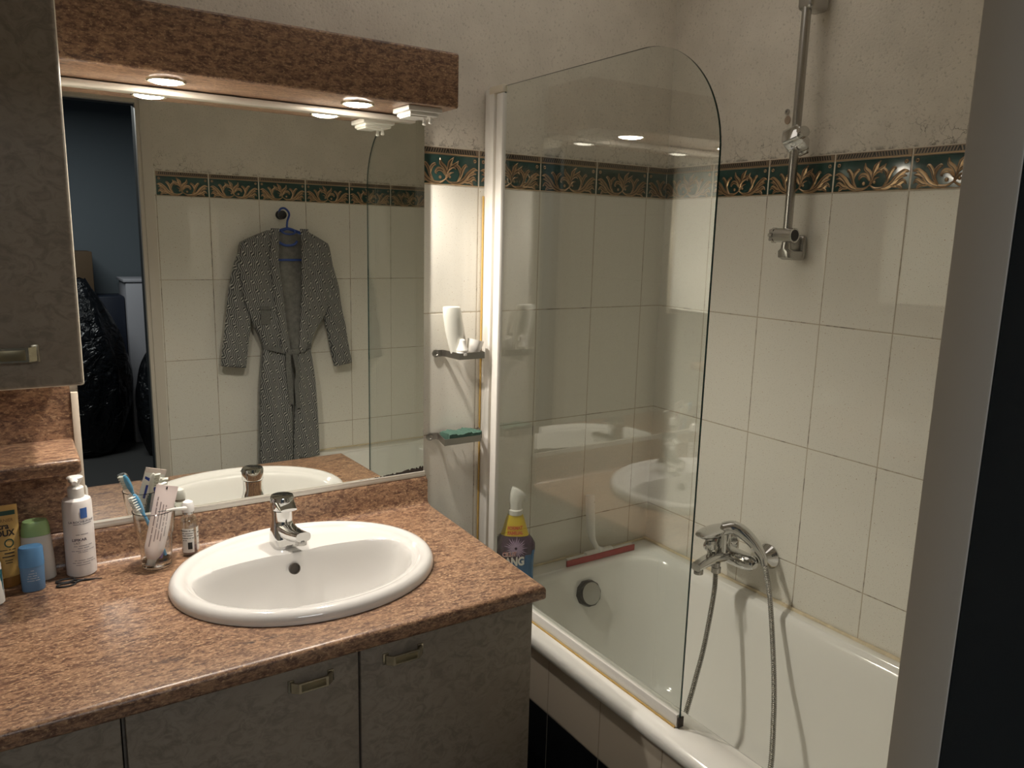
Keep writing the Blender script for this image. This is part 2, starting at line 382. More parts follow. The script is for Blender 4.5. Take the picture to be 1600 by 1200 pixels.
# ---------------------------------------------------------------- border tiles (green glaze, gold leaf scrolls)
def ribbon(mb, pts, ws, F, h=0.0018, mi=1, oi=2):
    P = curve_pts([(a, b, 0) for a, b in pts], 5); n = len(P); Wd = []
    for i in range(n):
        t = i / (n - 1) * (len(ws) - 1); k = min(int(t), len(ws) - 2); Wd.append(lerp(ws[k], ws[k + 1], t - k))
    for (grow, z0, z1, m) in ((0.0011, 0.0003, 0.0003, oi), (0.0, 0.0004, h, mi)):
        vs = []
        for i in range(n):
            T = (P[min(i + 1, n - 1)] - P[max(i - 1, 0)]).normalized(); q = Vector((-T.y, T.x, 0)); ww = Wd[i] / 2 * 1.30 + grow
            a = P[i] + q * ww; b = P[i] - q * ww; c = P[i]
            vs += [F(a.x, a.y, z0), F(c.x + q.x * ww * .15, c.y + q.y * ww * .15, z1), F(b.x, b.y, z0)]
        fs = []
        for i in range(n - 1):
            fs += [[i * 3, i * 3 + 1, i * 3 + 4, i * 3 + 3], [i * 3 + 1, i * 3 + 2, i * 3 + 5, i * 3 + 4]]
        mb.add(vs, fs, m)
    vs = []                                  # dark vein along the leaf
    for i in range(n):
        T = (P[min(i + 1, n - 1)] - P[max(i - 1, 0)]).normalized(); q = Vector((-T.y, T.x, 0)); o = Wd[i] * .12; ww = min(.0009, Wd[i] * .13)
        a = P[i] + q * (o + ww); b = P[i] + q * (o - ww); vs += [F(a.x, a.y, h + .0002), F(b.x, b.y, h + .0002)]
    mb.add(vs, [[2 * i, 2 * i + 1, 2 * i + 3, 2 * i + 2] for i in range(n // 5, n - max(1, n // 6))], oi)
def rosette(mb, u, v, r, F, mi=1, hole=True):
    n = 9; vs = []; fs = []
    rr = [(r * 1.25, 0.0003), (r, 0.0006), (r * .7, 0.0016), (r * .35, 0.0005)] if hole else [(r * 1.3, 0.0003), (r, 0.0006), (r * .5, 0.0018), (r * .01, 0.002)]
    for a, z in rr: vs += [F(u + a * math.cos(2 * PI * k / n), v + a * math.sin(2 * PI * k / n), z) for k in range(n)]
    for i in range(3):
        for k in range(n): fs.append([i * n + k, i * n + (k + 1) % n, (i + 1) * n + (k + 1) % n, (i + 1) * n + k])
    mb.add(vs, fs[:n], 2); mb.add(vs, fs[n:], mi)
MAIN = [([(.100, .016), (.086, .008), (.066, .007), (.046, .015), (.031, .032), (.016, .044), (.004, .043)], (.002, .004, .007, .010, .011, .008, .001)),
        ([(.066, .009), (.056, .024), (.051, .040), (.041, .053), (.036, .050)], (.003, .006, .008, .006, .001)),
        ([(.055, .028), (.059, .044), (.068, .052), (.072, .049)], (.004, .007, .006, .001)),
        ([(.050, .013), (.032, .013), (.017, .022), (.008, .015)], (.004, .008, .008, .001)),
        ([(.034, .013), (.022, .009), (.017, .003)], (.004, .006, .001)),
        ([(.038, .022), (.020, .033), (.008, .034)], (.002, .006, .001))]
CENT = [([(.100, .014), (.104, .030), (.097, .045), (.086, .055), (.084, .068)], (.003, .006, .009, .008, .001)),
        ([(.101, .022), (.108, .042), (.113, .058), (.124, .072)], (.003, .007, .010, .001)),
        ([(.104, .034), (.117, .047), (.131, .055), (.138, .064)], (.003, .007, .008, .001)),
        ([(.112, .044), (.124, .048), (.130, .042)], (.003, .006, .001)),
        ([(.100, .026), (.090, .038), (.078, .040), (.071, .032), (.074, .028)], (.004, .007, .008, .005, .001)),
        ([(.100, .014), (.112, .030), (.124, .034)], (.002, .004, .001))]
def border_tile(mb, F, u0, u1):
    """F(u, v, h) -> point; only the span u0..u1 of the 0.2 m tile is laid"""
    g = 0.0017
    a, b = u0 + g, u1 - g
    mb.add([F(u0, 0, -.0006), F(u1, 0, -.0006), F(u1, HB, -.0006), F(u0, HB, -.0006)], [[0, 1, 2, 3]], 4)
    def slab(a, b, v0, v1, h, mi):
        mb.add([F(a, v0, -.002), F(b, v0, -.002), F(b, v1, -.002), F(a, v1, -.002), F(a + .0008, v0 + .0008, h), F(b - .0008, v0 + .0008, h), F(b - .0008, v1 - .0008, h), F(a + .0008, v1 - .0008, h)],
               [[4, 5, 6, 7], [0, 1, 5, 4], [1, 2, 6, 5], [2, 3, 7, 6], [3, 0, 4, 7]], mi)
    slab(a, b, 0.0012, 0.076, 0.0, 0); slab(a, b, 0.0755, HB - .002, 0.0012, 3)
    mb.add([F(a, .0775, .0014), F(b, .0775, .0014), F(b, .0795, .0022), F(a, .0795, .0022)], [[0, 1, 2, 3]], 1)
    mb.add([F(a, .002, .0006), F(b, .002, .0006), F(b, .0034, .0016), F(a, .0034, .0016)], [[0, 1, 2, 3]], 1)
    u = 0.006
    while u < 0.194:                       # slanted dashes of the band
        sl = .004 if u < 0.1 else -.003
        if u > a and u + .007 < b:
            mb.add([F(u, .0812, .0018), F(u + .0036, .0812, .0018), F(u + .0036 + sl, .0915, .0018), F(u + sl, .0915, .0018)], [[0, 1, 2, 3]], 2)
        u += 0.0072
    if u1 - u0 < 0.19:
        def G(x, v, h): return F(min(max(x, a), b), v, h)
    else: G = F
    def inside(p): return any(a <= q[0] <= b for q in p)
    for p, ws in MAIN:
        if inside(p): ribbon(mb, p, ws, G)
        q = [(0.2 - x, y) for x, y in p]
        if inside(q): ribbon(mb, q, ws, G)
    for p, ws in CENT:
        if inside(p): ribbon(mb, p, ws, G)
    for (x, v, r, h) in ((.013, .066, .0048, True), (.187, .066, .0048, True), (.084, .020, .0042, False), (.112, .022, .0036, False)):
        if a + r * 1.3 < x < b - r * 1.3: rosette(mb, x, v, r, F, hole=h)
BM = [M['teal'], M['gold'], M['outline'], M['bronze'], M['grout']]
mb = MB()
for k in range(-1, 5):
    x0 = -0.0802 - 0.2 * k - 0.0          # right joint of tile k sits at x0 + 0
    xs, xe = max(x0 - 0.2, -0.86), min(x0, 0.0)
    if k == -1: x0 = -0.0802 + 0.2; xs, xe = -0.0802, 0.0
    if xe <= xs: continue
    border_tile(mb, lambda u, v, h, b=x0 - 0.2: Vector((b + u, -h - .001, ZB + v)), xs - (x0 - 0.2), xe - (x0 - 0.2))
struct('trim_3', mb, BM)
mb = MB()
y0 = -0.1924 + 0.2
while y0 > YC:
    ys, ye = min(y0, 0.0), max(y0 - 0.2, YC)
    border_tile(mb, lambda u, v, h, b=y0: Vector((-h - .001, b - u, ZB + v)), y0 - ys, y0 - ye)
    y0 -= 0.2
struct('trim_4', mb, BM)
mb = MB()
x0 = -1.0271 - 0.2
while x0 < 0:
    xs, xe = max(x0, -1.233), min(x0 + 0.2, 0.0)
    border_tile(mb, lambda u, v, h, b=x0: Vector((b + 0.2 - u, YC + h + .001, ZB + v)), x0 + 0.2 - xe, x0 + 0.2 - xs)
    x0 += 0.2
struct('trim_5', mb, BM)

# ---------------------------------------------------------------- bathtub + tiled apron
RZ = 0.603
def rrect(x0, x1, y0, y1, r, z, n=12):
    pts = []
    for cx, cy, a0 in ((x1 - r, y1 - r, 0), (x0 + r, y1 - r, 90), (x0 + r, y0 + r, 180), (x1 - r, y0 + r, 270)):
        for k in range(n + 1):
            a = math.radians(a0 + 90 * k / n); pts.append((cx + r * math.cos(a), cy + r * math.sin(a), z))
    return pts
mb = MB(); rings = []
OX0, OX1, OY0, OY1 = -0.712, -0.004, YC + .004, -0.004
IX0, IX1, IY0, IY1 = -0.598, -0.058, YC + 0.10, -0.085
rings += [rrect(OX0 + .004, OX1, OY0, OY1, .01, RZ - .034), rrect(OX0, OX1, OY0, OY1, .01, RZ - .026), rrect(OX0, OX1, OY0, OY1, .012, RZ - .012), rrect(OX0 + .004, OX1, OY0, OY1, .014, RZ - .003), rrect(OX0 + .012, OX1 - .006, OY0 + .006, OY1 - .006, .016, RZ)]
rings += [rrect(IX0 - .035, IX1 + .02, IY0 - .03, IY1 + .022, .15, RZ), rrect(IX0 - .031, IX1 + .018, IY0 - .028, IY1 + .02, .15, RZ - .003)]
for d, dz in ((.014, .0035), (.006, .007), (0, .016), (-.005, .035)):
    rings.append(rrect(IX0 - d, IX1 + d, IY0 - d, IY1 + d, .145, RZ - dz))
for t in (0.15, 0.35, 0.55, 0.72, 0.84, 0.92, 0.97, 1.0):
    s_ = 1 - math.sqrt(max(0, 1 - t ** 3.2)); lin = t * 0.6 + s_ * 0.4
    z = RZ - 0.035 - 0.355 * t
    sx = lerp(0, .105, lin * .5 + s_ * .5); sy1 = lerp(0, .15, lin); sy0 = lerp(0, .26, lin)
    rings.append(rrect(IX0 + .005 + sx, IX1 - .005 - sx * .85, IY0 + sy0, IY1 - .005 - sy1, .145 - .02 * t, z))
x = rings[-1]; cx = sum(p[0] for p in x) / len(x); cy = sum(p[1] for p in x) / len(x)
rings.append([(lerp(p[0], cx, .25), lerp(p[1], cy, .2), p[2] - .012) for p in x]); rings.append([(lerp(p[0], cx, .97), lerp(p[1], cy, .97), RZ - .408) for p in x])
mb.loft(rings, cap0=False, cap1=True)
tub = thing('bathtub', 'white enamelled bathtub built in along the tiled right wall', 'bathtub', (-0.36, -0.79, 0.0))
build('tub_shell', mb, M['enamel'], tub, sharp=50)
kb = MB(); Mx = Matrix.Translation((-0.330, -0.098, 0.522)) @ Matrix.Rotation(math.radians(72), 4, 'X')
kb.lathe([(.010, -.03), (.040, -.012), (.041, .002), (.041, .022), (.038, .027)], n=10); kb.lathe([(.034, .0265), (.034, .029), (.001, .030)], n=24, mi=1); kb.xf(Mx)
build('overflow_knob', kb, [M['dchrome'], M['satin']], tub)['label'] = 'round dark chrome overflow knob'
sb = MB(); pa = [(-.001, y / 20 * (YC + .02), RZ + .002 + .0012 * math.sin(y * 2.3)) for y in range(21)]
sb.tube([(p[0] - .006, p[1], p[2] - .001) for p in pa], [.0058 + .0012 * math.sin(i * 1.9) for i in range(21)], 8); sb.tube([(x / 14 * OX0, -.0055, RZ + .001) for x in range(15)], [.004 + .0012 * math.sin(i * 2.1) for i in range(15)], 8)
sb.tube([(x / 14 * OX0, YC + .0045, RZ + .001) for x in range(15)], .004, 8)
build('sealant_bead', sb, M['seal'], tub)['label'] = 'yellowed silicone bead'
ab = MB().box(-0.70, -0.66, YC, 0, .4175, RZ - .034, mi=0).box(-0.70, -0.66, YC, 0, 0, .4165, mi=1)
struct('wall_bath', ab, [M['tileAp'], M['tileBk']], flat=True)

# ---------------------------------------------------------------- vanity cabinets, worktop
VX = -0.857
def handle(mb, xc, y, zc, w=0.074, h=0.019, d=0.016):
    """half-octagon bow of flat brass"""
    hw = w / 2
    path = [(xc - hw, y, zc), (xc - hw, y - d * .45, zc), (xc - hw * .72, y - d, zc), (xc + hw * .72, y - d, zc), (xc + hw, y - d * .45, zc), (xc + hw, y, zc)]
    mb.strip(path, h, .0035, (0, 0, 1))
    mb.box(xc - hw * .62, xc + hw * .62, y - d - .0026, y - d - .001, zc - h * .36, zc + h * .36, .0008, mi=1)
    for sg in (-1, 1): mb.box(xc + sg * hw - .006, xc + sg * hw + .006, y - .003, y + .002, zc - h * .6, zc + h * .6, .001)
def cabinet(name, label, x0, x1, doors):
    t = thing(name, label, 'cabinet', ((x0 + x1) / 2, -0.27, 0))
    b = MB().box(x0, x0 + .018, -.54, -.001, .09, .835).box(x1 - .018, x1, -.54, -.001, .09, .835).box(x0 + .018, x1 - .018, -.53, -.001, .09, .108).box(x0 + .018, x1 - .018, -.018, -.001, .108, .72)
    b.box(x0 + .018, x1 - .018, -.49, -.47, 0.0, .09).box(x0 + .018, x1 - .018, -.54, -.52, .80, .835)
    build('body', b, M['lam'], t, flat=True)
    for a, c, hx in doors:
        d = build('door', MB().box(a, c, -.561, -.542, .10, .829, .003, 2), M['lam'], t)
        hm = MB(); handle(hm, hx, -.561, .789); build('handle', hm, [M['brass'], M['brassp']], d)['label'] = 'brass bow handle'
    return t
cabinet('vanity_cabinet', 'two-door marbled beige vanity cabinet under the washbasin', -1.659, VX, [(-1.6555, -1.2575, -1.350), (-1.2535, VX - .001, -1.166)])
cabinet('vanity_cabinet', 'marbled beige vanity cabinet left of the two-door washbasin cabinet', XL + .002, -1.661, [(XL + .004, -1.6625, -2.02)])

SC = (-1.2590, -0.2800); SA, SB = 0.278, 0.2394     # basin rim ellipse
CZ, CT = 0.873, 0.033
CX0, CX1, CY0 = XL + .002, -0.841, -0.600
def slant(x, y): return x + (0.012 + y * 0.040) if x > -1.0 else x      # right end is cut slightly out of square
n = 128; per = []
for k in range(n):
    a = 2 * PI * k / n; dx, dy = math.cos(a), math.sin(a)
    ts = []
    if dx > 1e-9: ts.append((CX1 - SC[0]) / dx)
    if dx < -1e-9: ts.append((CX0 - SC[0]) / dx)
    if dy > 1e-9: ts.append((0.0 - SC[1]) / dy)
    if dy < -1e-9: ts.append((CY0 - SC[1]) / dy)
    t = min(ts); per.append([SC[0] + dx * t, SC[1] + dy * t])
for corner in ((CX0, CY0), (CX1, CY0), (CX1, 0.0), (CX0, 0.0)):
    j = min(range(n), key=lambda i: (per[i][0] - corner[0]) ** 2 + (per[i][1] - corner[1]) ** 2); per[j] = list(corner)
def inset(p, d):
    x = min(max(p[0], CX0 + d), CX1 - d); y = max(p[1], CY0 + d); return (x, y)
def pr(d, z): return [(slant(*inset(p, d)), inset(p, d)[1], z) for p in per]
hole = lambda z: [(SC[0] + .93 * SA * math.cos(2 * PI * k / n), SC[1] + .93 * SB * math.sin(2 * PI * k / n), z) for k in range(n)]
R_ = .011
rings = [hole(CZ - CT), hole(CZ), pr(R_, CZ), pr(R_ * .62, CZ - R_ * .08), pr(R_ * .29, CZ - R_ * .29), pr(R_ * .08, CZ - R_ * .62), pr(0, CZ - R_), pr(0, CZ - CT + .006), pr(.002, CZ - CT + .002), pr(.006, CZ - CT), hole(CZ - CT)]
top = thing('worktop', 'brown granite-look laminate worktop with coved upstand under the mirror', 'worktop', (-1.55, -.3, CZ - CT))
build('slab', MB().loft(rings, False, False), M['stone'], top, sharp=50)
prof = [(-.040, CZ + .0003), (-.030, CZ + .002), (-.024, CZ + .008), (-.021, CZ + .018), (-.021, CZ + .068), (-.0185, CZ + .078), (-.012, CZ + .083), (-.001, CZ + .083), (-.001, CZ + .0003)]
ub = MB(); ub.loft([[(x, y, z) for y, z in prof] for x in (CX0, -0.846)] + [[(-0.838 - .004 * (z > CZ + .07), y, z) for y, z in prof]])
build('upstand', ub, M['stone'], top, sharp=50)

# ---------------------------------------------------------------- washbasin and its tap
def ell(k, sx=1.0, sy=1.0, z=CZ, N_=128, oy=0.0):
    a = 2 * PI * k / N_; return Vector((SC[0] + SA * sx * math.cos(a), SC[1] + oy + SB * sy * math.sin(a), z))
NB = 128
def bowl_pt(k, s, z):
    """half-moon bowl mouth: round in front, nearly straight behind; s scales about the waste"""
    a = 2 * PI * k / NB; c, q = math.cos(a), math.sin(a)
    x = 0.236 * (abs(c) ** 0.9) * (1 if c > 0 else -1)
    if q < 0: y = -0.276 - 0.186 * abs(q) ** 0.95
    else: y = -0.276 + 0.086 * abs(q) ** 0.62
    # notch towards the tap is the apron of the tap ledge
    if q > 0 and abs(x) < .07: y -= .010 * (1 + math.cos(PI * x / .07)) / 2
    px, py = SC[0] + x, y
    return Vector((lerp(SC[0], px, s), lerp(-.290, py, s), z))
rings = []
for s, z in ((.965, CZ - .002), (1.0, CZ + .001), (1.004, CZ + .008), (.992, CZ + .017), (.968, CZ + .0235), (.94, CZ + .0255), (.91, CZ + .0245), (.888, CZ + .019), (.872, CZ + .0145)):
    rings.append([ell(k, s, s - (1 - s) * .1, z) for k in range(NB)])
deck = rings[-1]
be = [bowl_pt(k, 1.0, CZ + .012) for k in range(NB)]
for t in (.35, .7): rings.append([deck[k].lerp(be[k], t) for k in range(NB)])
rings.append(be)
for s, z in ((.985, CZ + .008), (.970, CZ + .000), (.955, CZ - .012), (.935, CZ - .038), (.90, CZ - .072), (.83, CZ - .108), (.71, CZ - .136), (.52, CZ - .154), (.32, CZ - .162), (.12, CZ - .166), (.085, CZ - .171)):
    rings.append([bowl_pt(k, s, z) for k in range(NB)])
basin = thing('washbasin', 'white oval drop-in ceramic washbasin set in the worktop', 'washbasin', (SC[0], SC[1], CZ))
build('bowl', MB().loft(rings, False, True), M['ceramic'], basin, sharp=60)
ob = MB().lathe([(.0125, -.004), (.0125, .0015), (.0105, .002), (.010, -.003), (.0005, -.003)], n=24, cap1=True)
ob.xf(Matrix.Translation((-1.266, -0.2105, CZ - .0205)) @ Matrix.Rotation(math.radians(72), 4, 'X'))
build('overflow_hole', ob, mat('overflow_dark', (.06, .05, .04), .4), basin)['label'] = 'small round dark overflow hole'
wb = MB().lathe([(.030, -.002), (.030, .002), (.022, .003), (.020, -.002), (.001, -.003)], (SC[0], -.290, CZ - .169), 24)
build('waste', wb, M['chrome'], basin)
tb = MB(); put_text(tb, lambda x, y: Vector((-1.255 + x, -.1985 + y * .98, CZ + .0137)), [('ROCA', .0075, 0, 0, .0002)])
build('logo', tb, M['black'], basin, flat=True)

TX, TY = -1.268, -.140
tap = thing('basin_tap', 'chrome single-lever mixer tap on the back ledge of the washbasin', 'tap', (TX, TY, CZ + .015))
def sq(cx, cy, hx, hy, z, p=3.5, N_=32):
    o = []
    for k in range(N_):
        a = 2 * PI * k / N_; c, s = math.cos(a), math.sin(a)
        o.append((cx + hx * abs(c) ** (2 / p) * (1 if c > 0 else -1), cy + hy * abs(s) ** (2 / p) * (1 if s > 0 else -1), z))
    return o
b0 = CZ + .0135
bm_ = MB().loft([sq(TX, TY, .0285, .033, b0, 3.6), sq(TX, TY, .0285, .033, b0 + .018, 3.6), sq(TX, TY, .028, .030, b0 + .034, 2.8), sq(TX, TY + .001, .0255, .0255, b0 + .048, 2.1), sq(TX, TY + .002, .0242, .0242, b0 + .062, 2.0), sq(TX, TY + .002, .0242, .0242, b0 + .084, 2.0)])
build('body', bm_, M['chrome'], tap, sharp=40)
sp = MB(); rg = []
for t in (0, .25, .5, .75, 1.0):
    y = lerp(TY - .012, TY - .082, t); zc = lerp(b0 + .040, b0 + .041, t) - .004 * math.sin(PI * t); hh = lerp(.017, .011, t); ww = lerp(.022, .0165, t)
    rg.append([(TX + .020 * t + ww * abs(math.cos(a)) ** .7 * (1 if math.cos(a) > 0 else -1), y, zc + hh * abs(math.sin(a)) ** .7 * (1 if math.sin(a) > 0 else -1)) for a in [2 * PI * k / 24 for k in range(24)]])
sp.loft(rg); build('spout', sp, M['chrome'], tap, sharp=45)
ae = MB().lathe([(.0115, 0), (.0125, -.003), (.0125, -.012), (.0095, -.013), (.009, -.010), (.001, -.010)], (TX + .018, TY - .071, b0 + .033), 24)
build('aerator', ae, M['satin'], tap)
lv = MB().loft([sq(TX, TY + .002, .0262, .0262, b0 + .0865, 2.0), sq(TX, TY + .002, .0268, .0270, b0 + .089, 2.0), sq(TX, TY + .0025, .0266, .0270, b0 + .112, 2.0), sq(TX, TY + .003, .0245, .0255, b0 + .1165, 2.0), sq(TX, TY + .003, .014, .015, b0 + .118, 2.0)])
rg = []
for t in (0, .3, .6, .85, 1.0):
    y = lerp(TY - .004, TY - .047, t); zc = lerp(b0 + .108, b0 + .096, t) - .002 * math.sin(PI * t); hh = lerp(.0095, .0035, t); ww = lerp(.0245, .0185, t)
    rg.append([(TX + ww * abs(math.cos(a)) ** .8 * (1 if math.cos(a) > 0 else -1), y, zc + hh * math.sin(a)) for a in [2 * PI * k / 20 for k in range(20)]])
lv.loft(rg); build('lever', lv, M['chrome'], tap, sharp=45)
build('pop_up_knob', MB().lathe([(.002, .03), (.002, .058), (.0048, .060), (.0052, .066), (.003, .070)], (TX + .004, TY + .036, b0 - .0305), 14), M['chrome'], tap)

# ---------------------------------------------------------------- mirror, valance with spotlights, socket box
MXL, MXR, MZ0, MZ1, MY = -1.650, -0.847, .963, 1.872, -.013
mir = thing('wall_mirror', 'large frameless wall mirror above the worktop, silvering corroded at its lower right', 'mirror', (-1.25, 0, MZ0))
build('glass', MB().box(MXL, MXR, MY, -.004, MZ0, MZ1), M['mirror'], mir, flat=True)
build('bottom_rail', MB().box(MXL - .01, MXR + .002, MY - .006, -.001, MZ0 - .0105, MZ0 - .001, .001).box(MXL - .01, MXR + .002, MY - .006, MY - .0015, MZ0 - .001, MZ0 + .0035), M['alu'], mir)
build('top_rail', MB().box(MXL, MXR - .03, MY - .016, MY - .001, VAL_Z - .016, VAL_Z - .002, .004), M['alu'], mir)
build('side_strip', MB().box(-1.664, MXL - .0005, MY - .004, -.001, MZ0 - .001, 1.255, .0015), M['strip'], mir)['label'] = 'cream edging strip'
random.seed(3); pts = []; nn = 70
for i in range(nn + 1):
    t = i / nn; x = lerp(-1.03, MXR - .0005, t); h = .0025 + .013 * t ** 1.5 + random.uniform(-.0025, .003) * (0.3 + t)
    pts.append((x, max(.0035, h)))
cb = MB(); vs = [];
for x, h in pts: vs += [(x, MY - .0004, MZ0 + .0005), (x, MY - .0004, MZ0 + h)]
cb.add(vs, [[2 * i, 2 * i + 2, 2 * i + 3, 2 * i + 1] for i in range(nn)]); build('corroded_edge', cb, M['corr'], mir, flat=True)['label'] = 'blackened corroded silvering'

val = MB().box(-1.655, -0.853, -.200, -.001, VAL_Z, 2.001, .006, 3)
tag(build('light_valance', val, M['stone']), 'brown granite-look light valance fixed over the mirror', 'valance')
for i, lx in enumerate(LAMP_X):
    t = thing('recessed_spotlight', ('lit recessed spotlight in the valance nearest the wall cabinet', 'lit recessed spotlight in the valance nearest the white socket box')[i], 'spotlight', (lx, LAMP_Y, VAL_Z), 'spotlights under the valance')
    build('ring', MB().lathe([(.037, 0), (.037, -.0035), (.034, -.0045), (.0305, -.0025), (.0305, 0)], (lx, LAMP_Y, VAL_Z), 40, cap0=False, cap1=False), M['brass'], t)
    build('lens', MB().lathe([(.030, -.0008), (.0292, -.0038), (.022, -.0065), (.012, -.0078), (.001, -.008)], (lx, LAMP_Y, VAL_Z), 32, cap0=False), M['lens'], t)['label'] = 'glowing lens'
sx, sy = -.930, -.142
so = thing('shaver_socket', 'white socket box screwed under the right end of the valance', 'socket', (sx, sy, VAL_Z))
build('base', MB().box(sx - .043, sx + .043, sy - .043, sy + .043, VAL_Z - .012, VAL_Z - .0003, .003), M['white'], so)
build('cover', MB().box(sx - .036, sx + .036, sy - .036, sy + .036, VAL_Z - .020, VAL_Z - .0115, .003).box(sx - .033, sx + .010, sy - .030, sy + .030, VAL_Z - .0235, VAL_Z - .0195, .002), M['white'], so)
for k in (-1, 1): build('stud', MB().lathe([(.0035, 0), (.0035, -.009), (.0045, -.010), (.0045, -.014), (.002, -.0155)], (sx + .022, sy + .016 * k - .006, VAL_Z - .0195), 12), M['white'], so)

# ---------------------------------------------------------------- wall cabinet, niche panel, shelf
wc = thing('wall_cabinet', 'tall marbled beige wall cabinet hanging left of the mirror', 'cabinet', (-2.0, -.17, 1.34))
build('body', MB().box(XL + .002, -1.663, -.318, -.001, 1.345, 2.40), M['melamine'], wc, flat=True)
dd = build('door', MB().box(XL + .004, -1.661, -.341, -.3195, 1.327, 2.40, .006, 3), M['lam'], wc)
build('edge_bead', MB().box(XL + .004, -1.6595, -.3375, -.3235, 1.3255, 2.40, .004, 2), M['cream'], dd)['label'] = 'pale rounded edge bead'
hm = MB(); handle(hm, -1.765, -.341, 1.386, .074, .024, .018); build('handle', hm, [M['brass'], M['brassp']], dd)['label'] = 'brass bow handle'
tag(build('niche_panel', MB().box(XL + .002, -1.6645, -.014, -.001, CZ + .084, 1.344), M['stone'], flat=True), 'brown granite-look panel on the wall below the wall cabinet', 'panel')
tag(build('wall_shelf', MB().box(XL + .002, -1.6655, -.200, -.0145, 1.130, 1.159, .006, 3), M['stone']), 'brown granite-look shelf fixed to the panel under the wall cabinet', 'shelf')

# ---------------------------------------------------------------- bath screen
GX, GY0, GY1, GZ0, GZ1 = -.662, -.097, -.822, RZ + .016, 1.968
scr = thing('bath_screen', 'clear glass bath screen with rounded top corner standing on the tub rim', 'bath screen', (GX, -.4, RZ))
pb = MB().box(GX - .002, GX + .020, -.032, -.001, RZ + .001, GZ1 + .002, .003)
build('wall_profile', pb, M['white'], scr)
pb = MB().box(GX - .009, GX + .012, -.056, -.0325, RZ + .001, GZ1 - .002, .003); build('inner_profile', pb, M['white'], scr)
pb = MB(); pb.tube([(GX + .003, -.0630, RZ + .001), (GX + .003, -.0630, GZ1 - .016)], .0055, 16); build('hinge_pin', pb, M['cream'], scr)['label'] = 'cream yellowed hinge strip'
pb = MB().box(GX - .010, GX + .004, -.099, -.0685, RZ + .003, GZ1 - .016, .004); build('hinge_profile', pb, M['white'], scr)
pb = MB().box(GX - .0105, GX + .0045, -.099, -.0335, GZ1 - .015, GZ1 + .004, .003); build('end_cap', pb, M['cream'], scr)
pb = MB().tube([(GX - .0045, .0 - .004, RZ + .006), (GX - .0045, -.004, 1.70)], .0028, 8); build('sealant_line', pb, M['yell'], scr)['label'] = 'yellowed sealant line'
out = [(GY0, GZ0), (GY1, GZ0)]; Rc = .215
for k in range(25):
    a = PI / 2 * k / 24; out.append((GY1 + Rc - Rc * math.cos(a), GZ1 - Rc + Rc * math.sin(a)))
out.append((GY0, GZ1)); t2 = .0025
gb = MB(); n_ = len(out)
gb.add([(GX - t2, y, z) for y, z in out] + [(GX + t2, y, z) for y, z in out], [list(range(n_)), [n_ + i for i in range(n_)][::-1]], 0)
gb.add([(GX - t2, y, z) for y, z in out] + [(GX + t2, y, z) for y, z in out], [[i, (i + 1) % n_, n_ + (i + 1) % n_, n_ + i] for i in range(n_)], 1)
build('pane', gb, [M['pane'], M['gedge']], scr, flat=True)
build('bottom_seal', MB().box(GX - .0075, GX + .0075, GY1 + .002, GY0, RZ + .0015, RZ + .030, .002), M['white'], scr)['label'] = 'white drip seal'
build('seal_line', MB().box(GX - .0105, GX - .0078, GY1 + .004, -.02, RZ + .0003, RZ + .004), M['yell'], scr)['label'] = 'yellowed sealant line on the rim'
build('seal_end', MB().box(GX - .006, GX + .010, GY1 - .002, GY1 + .0015, RZ + .001, RZ + .024, .001), M['corr'], scr)['label'] = 'rusty seal end'

# ---------------------------------------------------------------- wire soap baskets and what they hold
def basket(label, xl, xr, fl, fr, z, dy=-.075):
    t = thing('soap_basket', label, 'basket', ((xl + xr) / 2, 0, z), 'soap baskets on the tiles')
    build('rim', MB().strip([(xl - .024, -.0035, z), (xl, -.0035, z), (xl + .003, -.008, z), (fl, dy, z - .001), (fr, dy, z - .001), (xr - .003, -.008, z), (xr, -.0035, z), (xr + .012, -.0035, z)], 0.0175, .0022, (0, 0, 1)), M['steel'], t)
    for x in (xl - .020, xr + .010):
        o = MB().lathe([(.0105, 0), (.0105, .003), (.006, .0035), (.0045, .002), (.001, .002)], n=20).xf(Matrix.Translation((x, -.0032, z)) @ Matrix.Rotation(PI / 2, 4, 'X')); build('wall_plate', o, M['steel'], t)
    w_ = MB()
    for k in range(5):
        a = lerp(.1, .9, k / 4); w_.tube([(lerp(xl, xr, a), -.006, z - .005), (lerp(fl, fr, a), dy + .001, z - .006)], .0014, 6)
    build('wire_floor', w_, M['steel'], t)
    return t
basket('upper steel soap basket on the tiles, holding a white bottle', -.787, -.684, -.774, -.698, 1.284)
basket('lower steel soap basket on the tiles, holding a green scourer', -.803, -.672, -.815, -.704, 1.056)
z0 = 1.2815
bo = MB(); rg = []
for z, a, b in ((0, .014, .010), (.002, .017, .012), (.03, .022, .014), (.07, .0265, .016), (.105, .027, .0165), (.125, .0255, .0155), (.129, .0235, .0145), (.130, .022, .013)):
    rg.append([(-.762 - .018 * z / .13 + a * math.cos(2 * PI * k / 28), -.040 + b * math.sin(2 * PI * k / 28), z0 + z) for k in range(28)])
bo.loft(rg); tag(build('shampoo_bottle', bo, mat('milky_bottle', (0.66, 0.66, 0.60), .3)), 'milky white bottle standing in the upper soap basket', 'bottle')
nz = MB().lathe([(.014, 0), (.017, .003), (.017, .008), (.014, .010), (.0155, .016), (.011, .026), (.0085, .034), (.0075, .042), (.004, .045)], (-.757, -.060, z0 + .0005), 24)
tag(build('nozzle_cap', nz, M['white']), 'white conical nozzle cap in front of the milky bottle', 'cap')
cu = MB().lathe([(.016, 0), (.0185, .004), (.0225, .036), (.0205, .036), (.017, .005), (.001, .004)], n=28).xf(Matrix.Translation((-.716, -.046, z0 + .0045)) @ Matrix.Rotation(math.radians(14), 4, 'Y'))
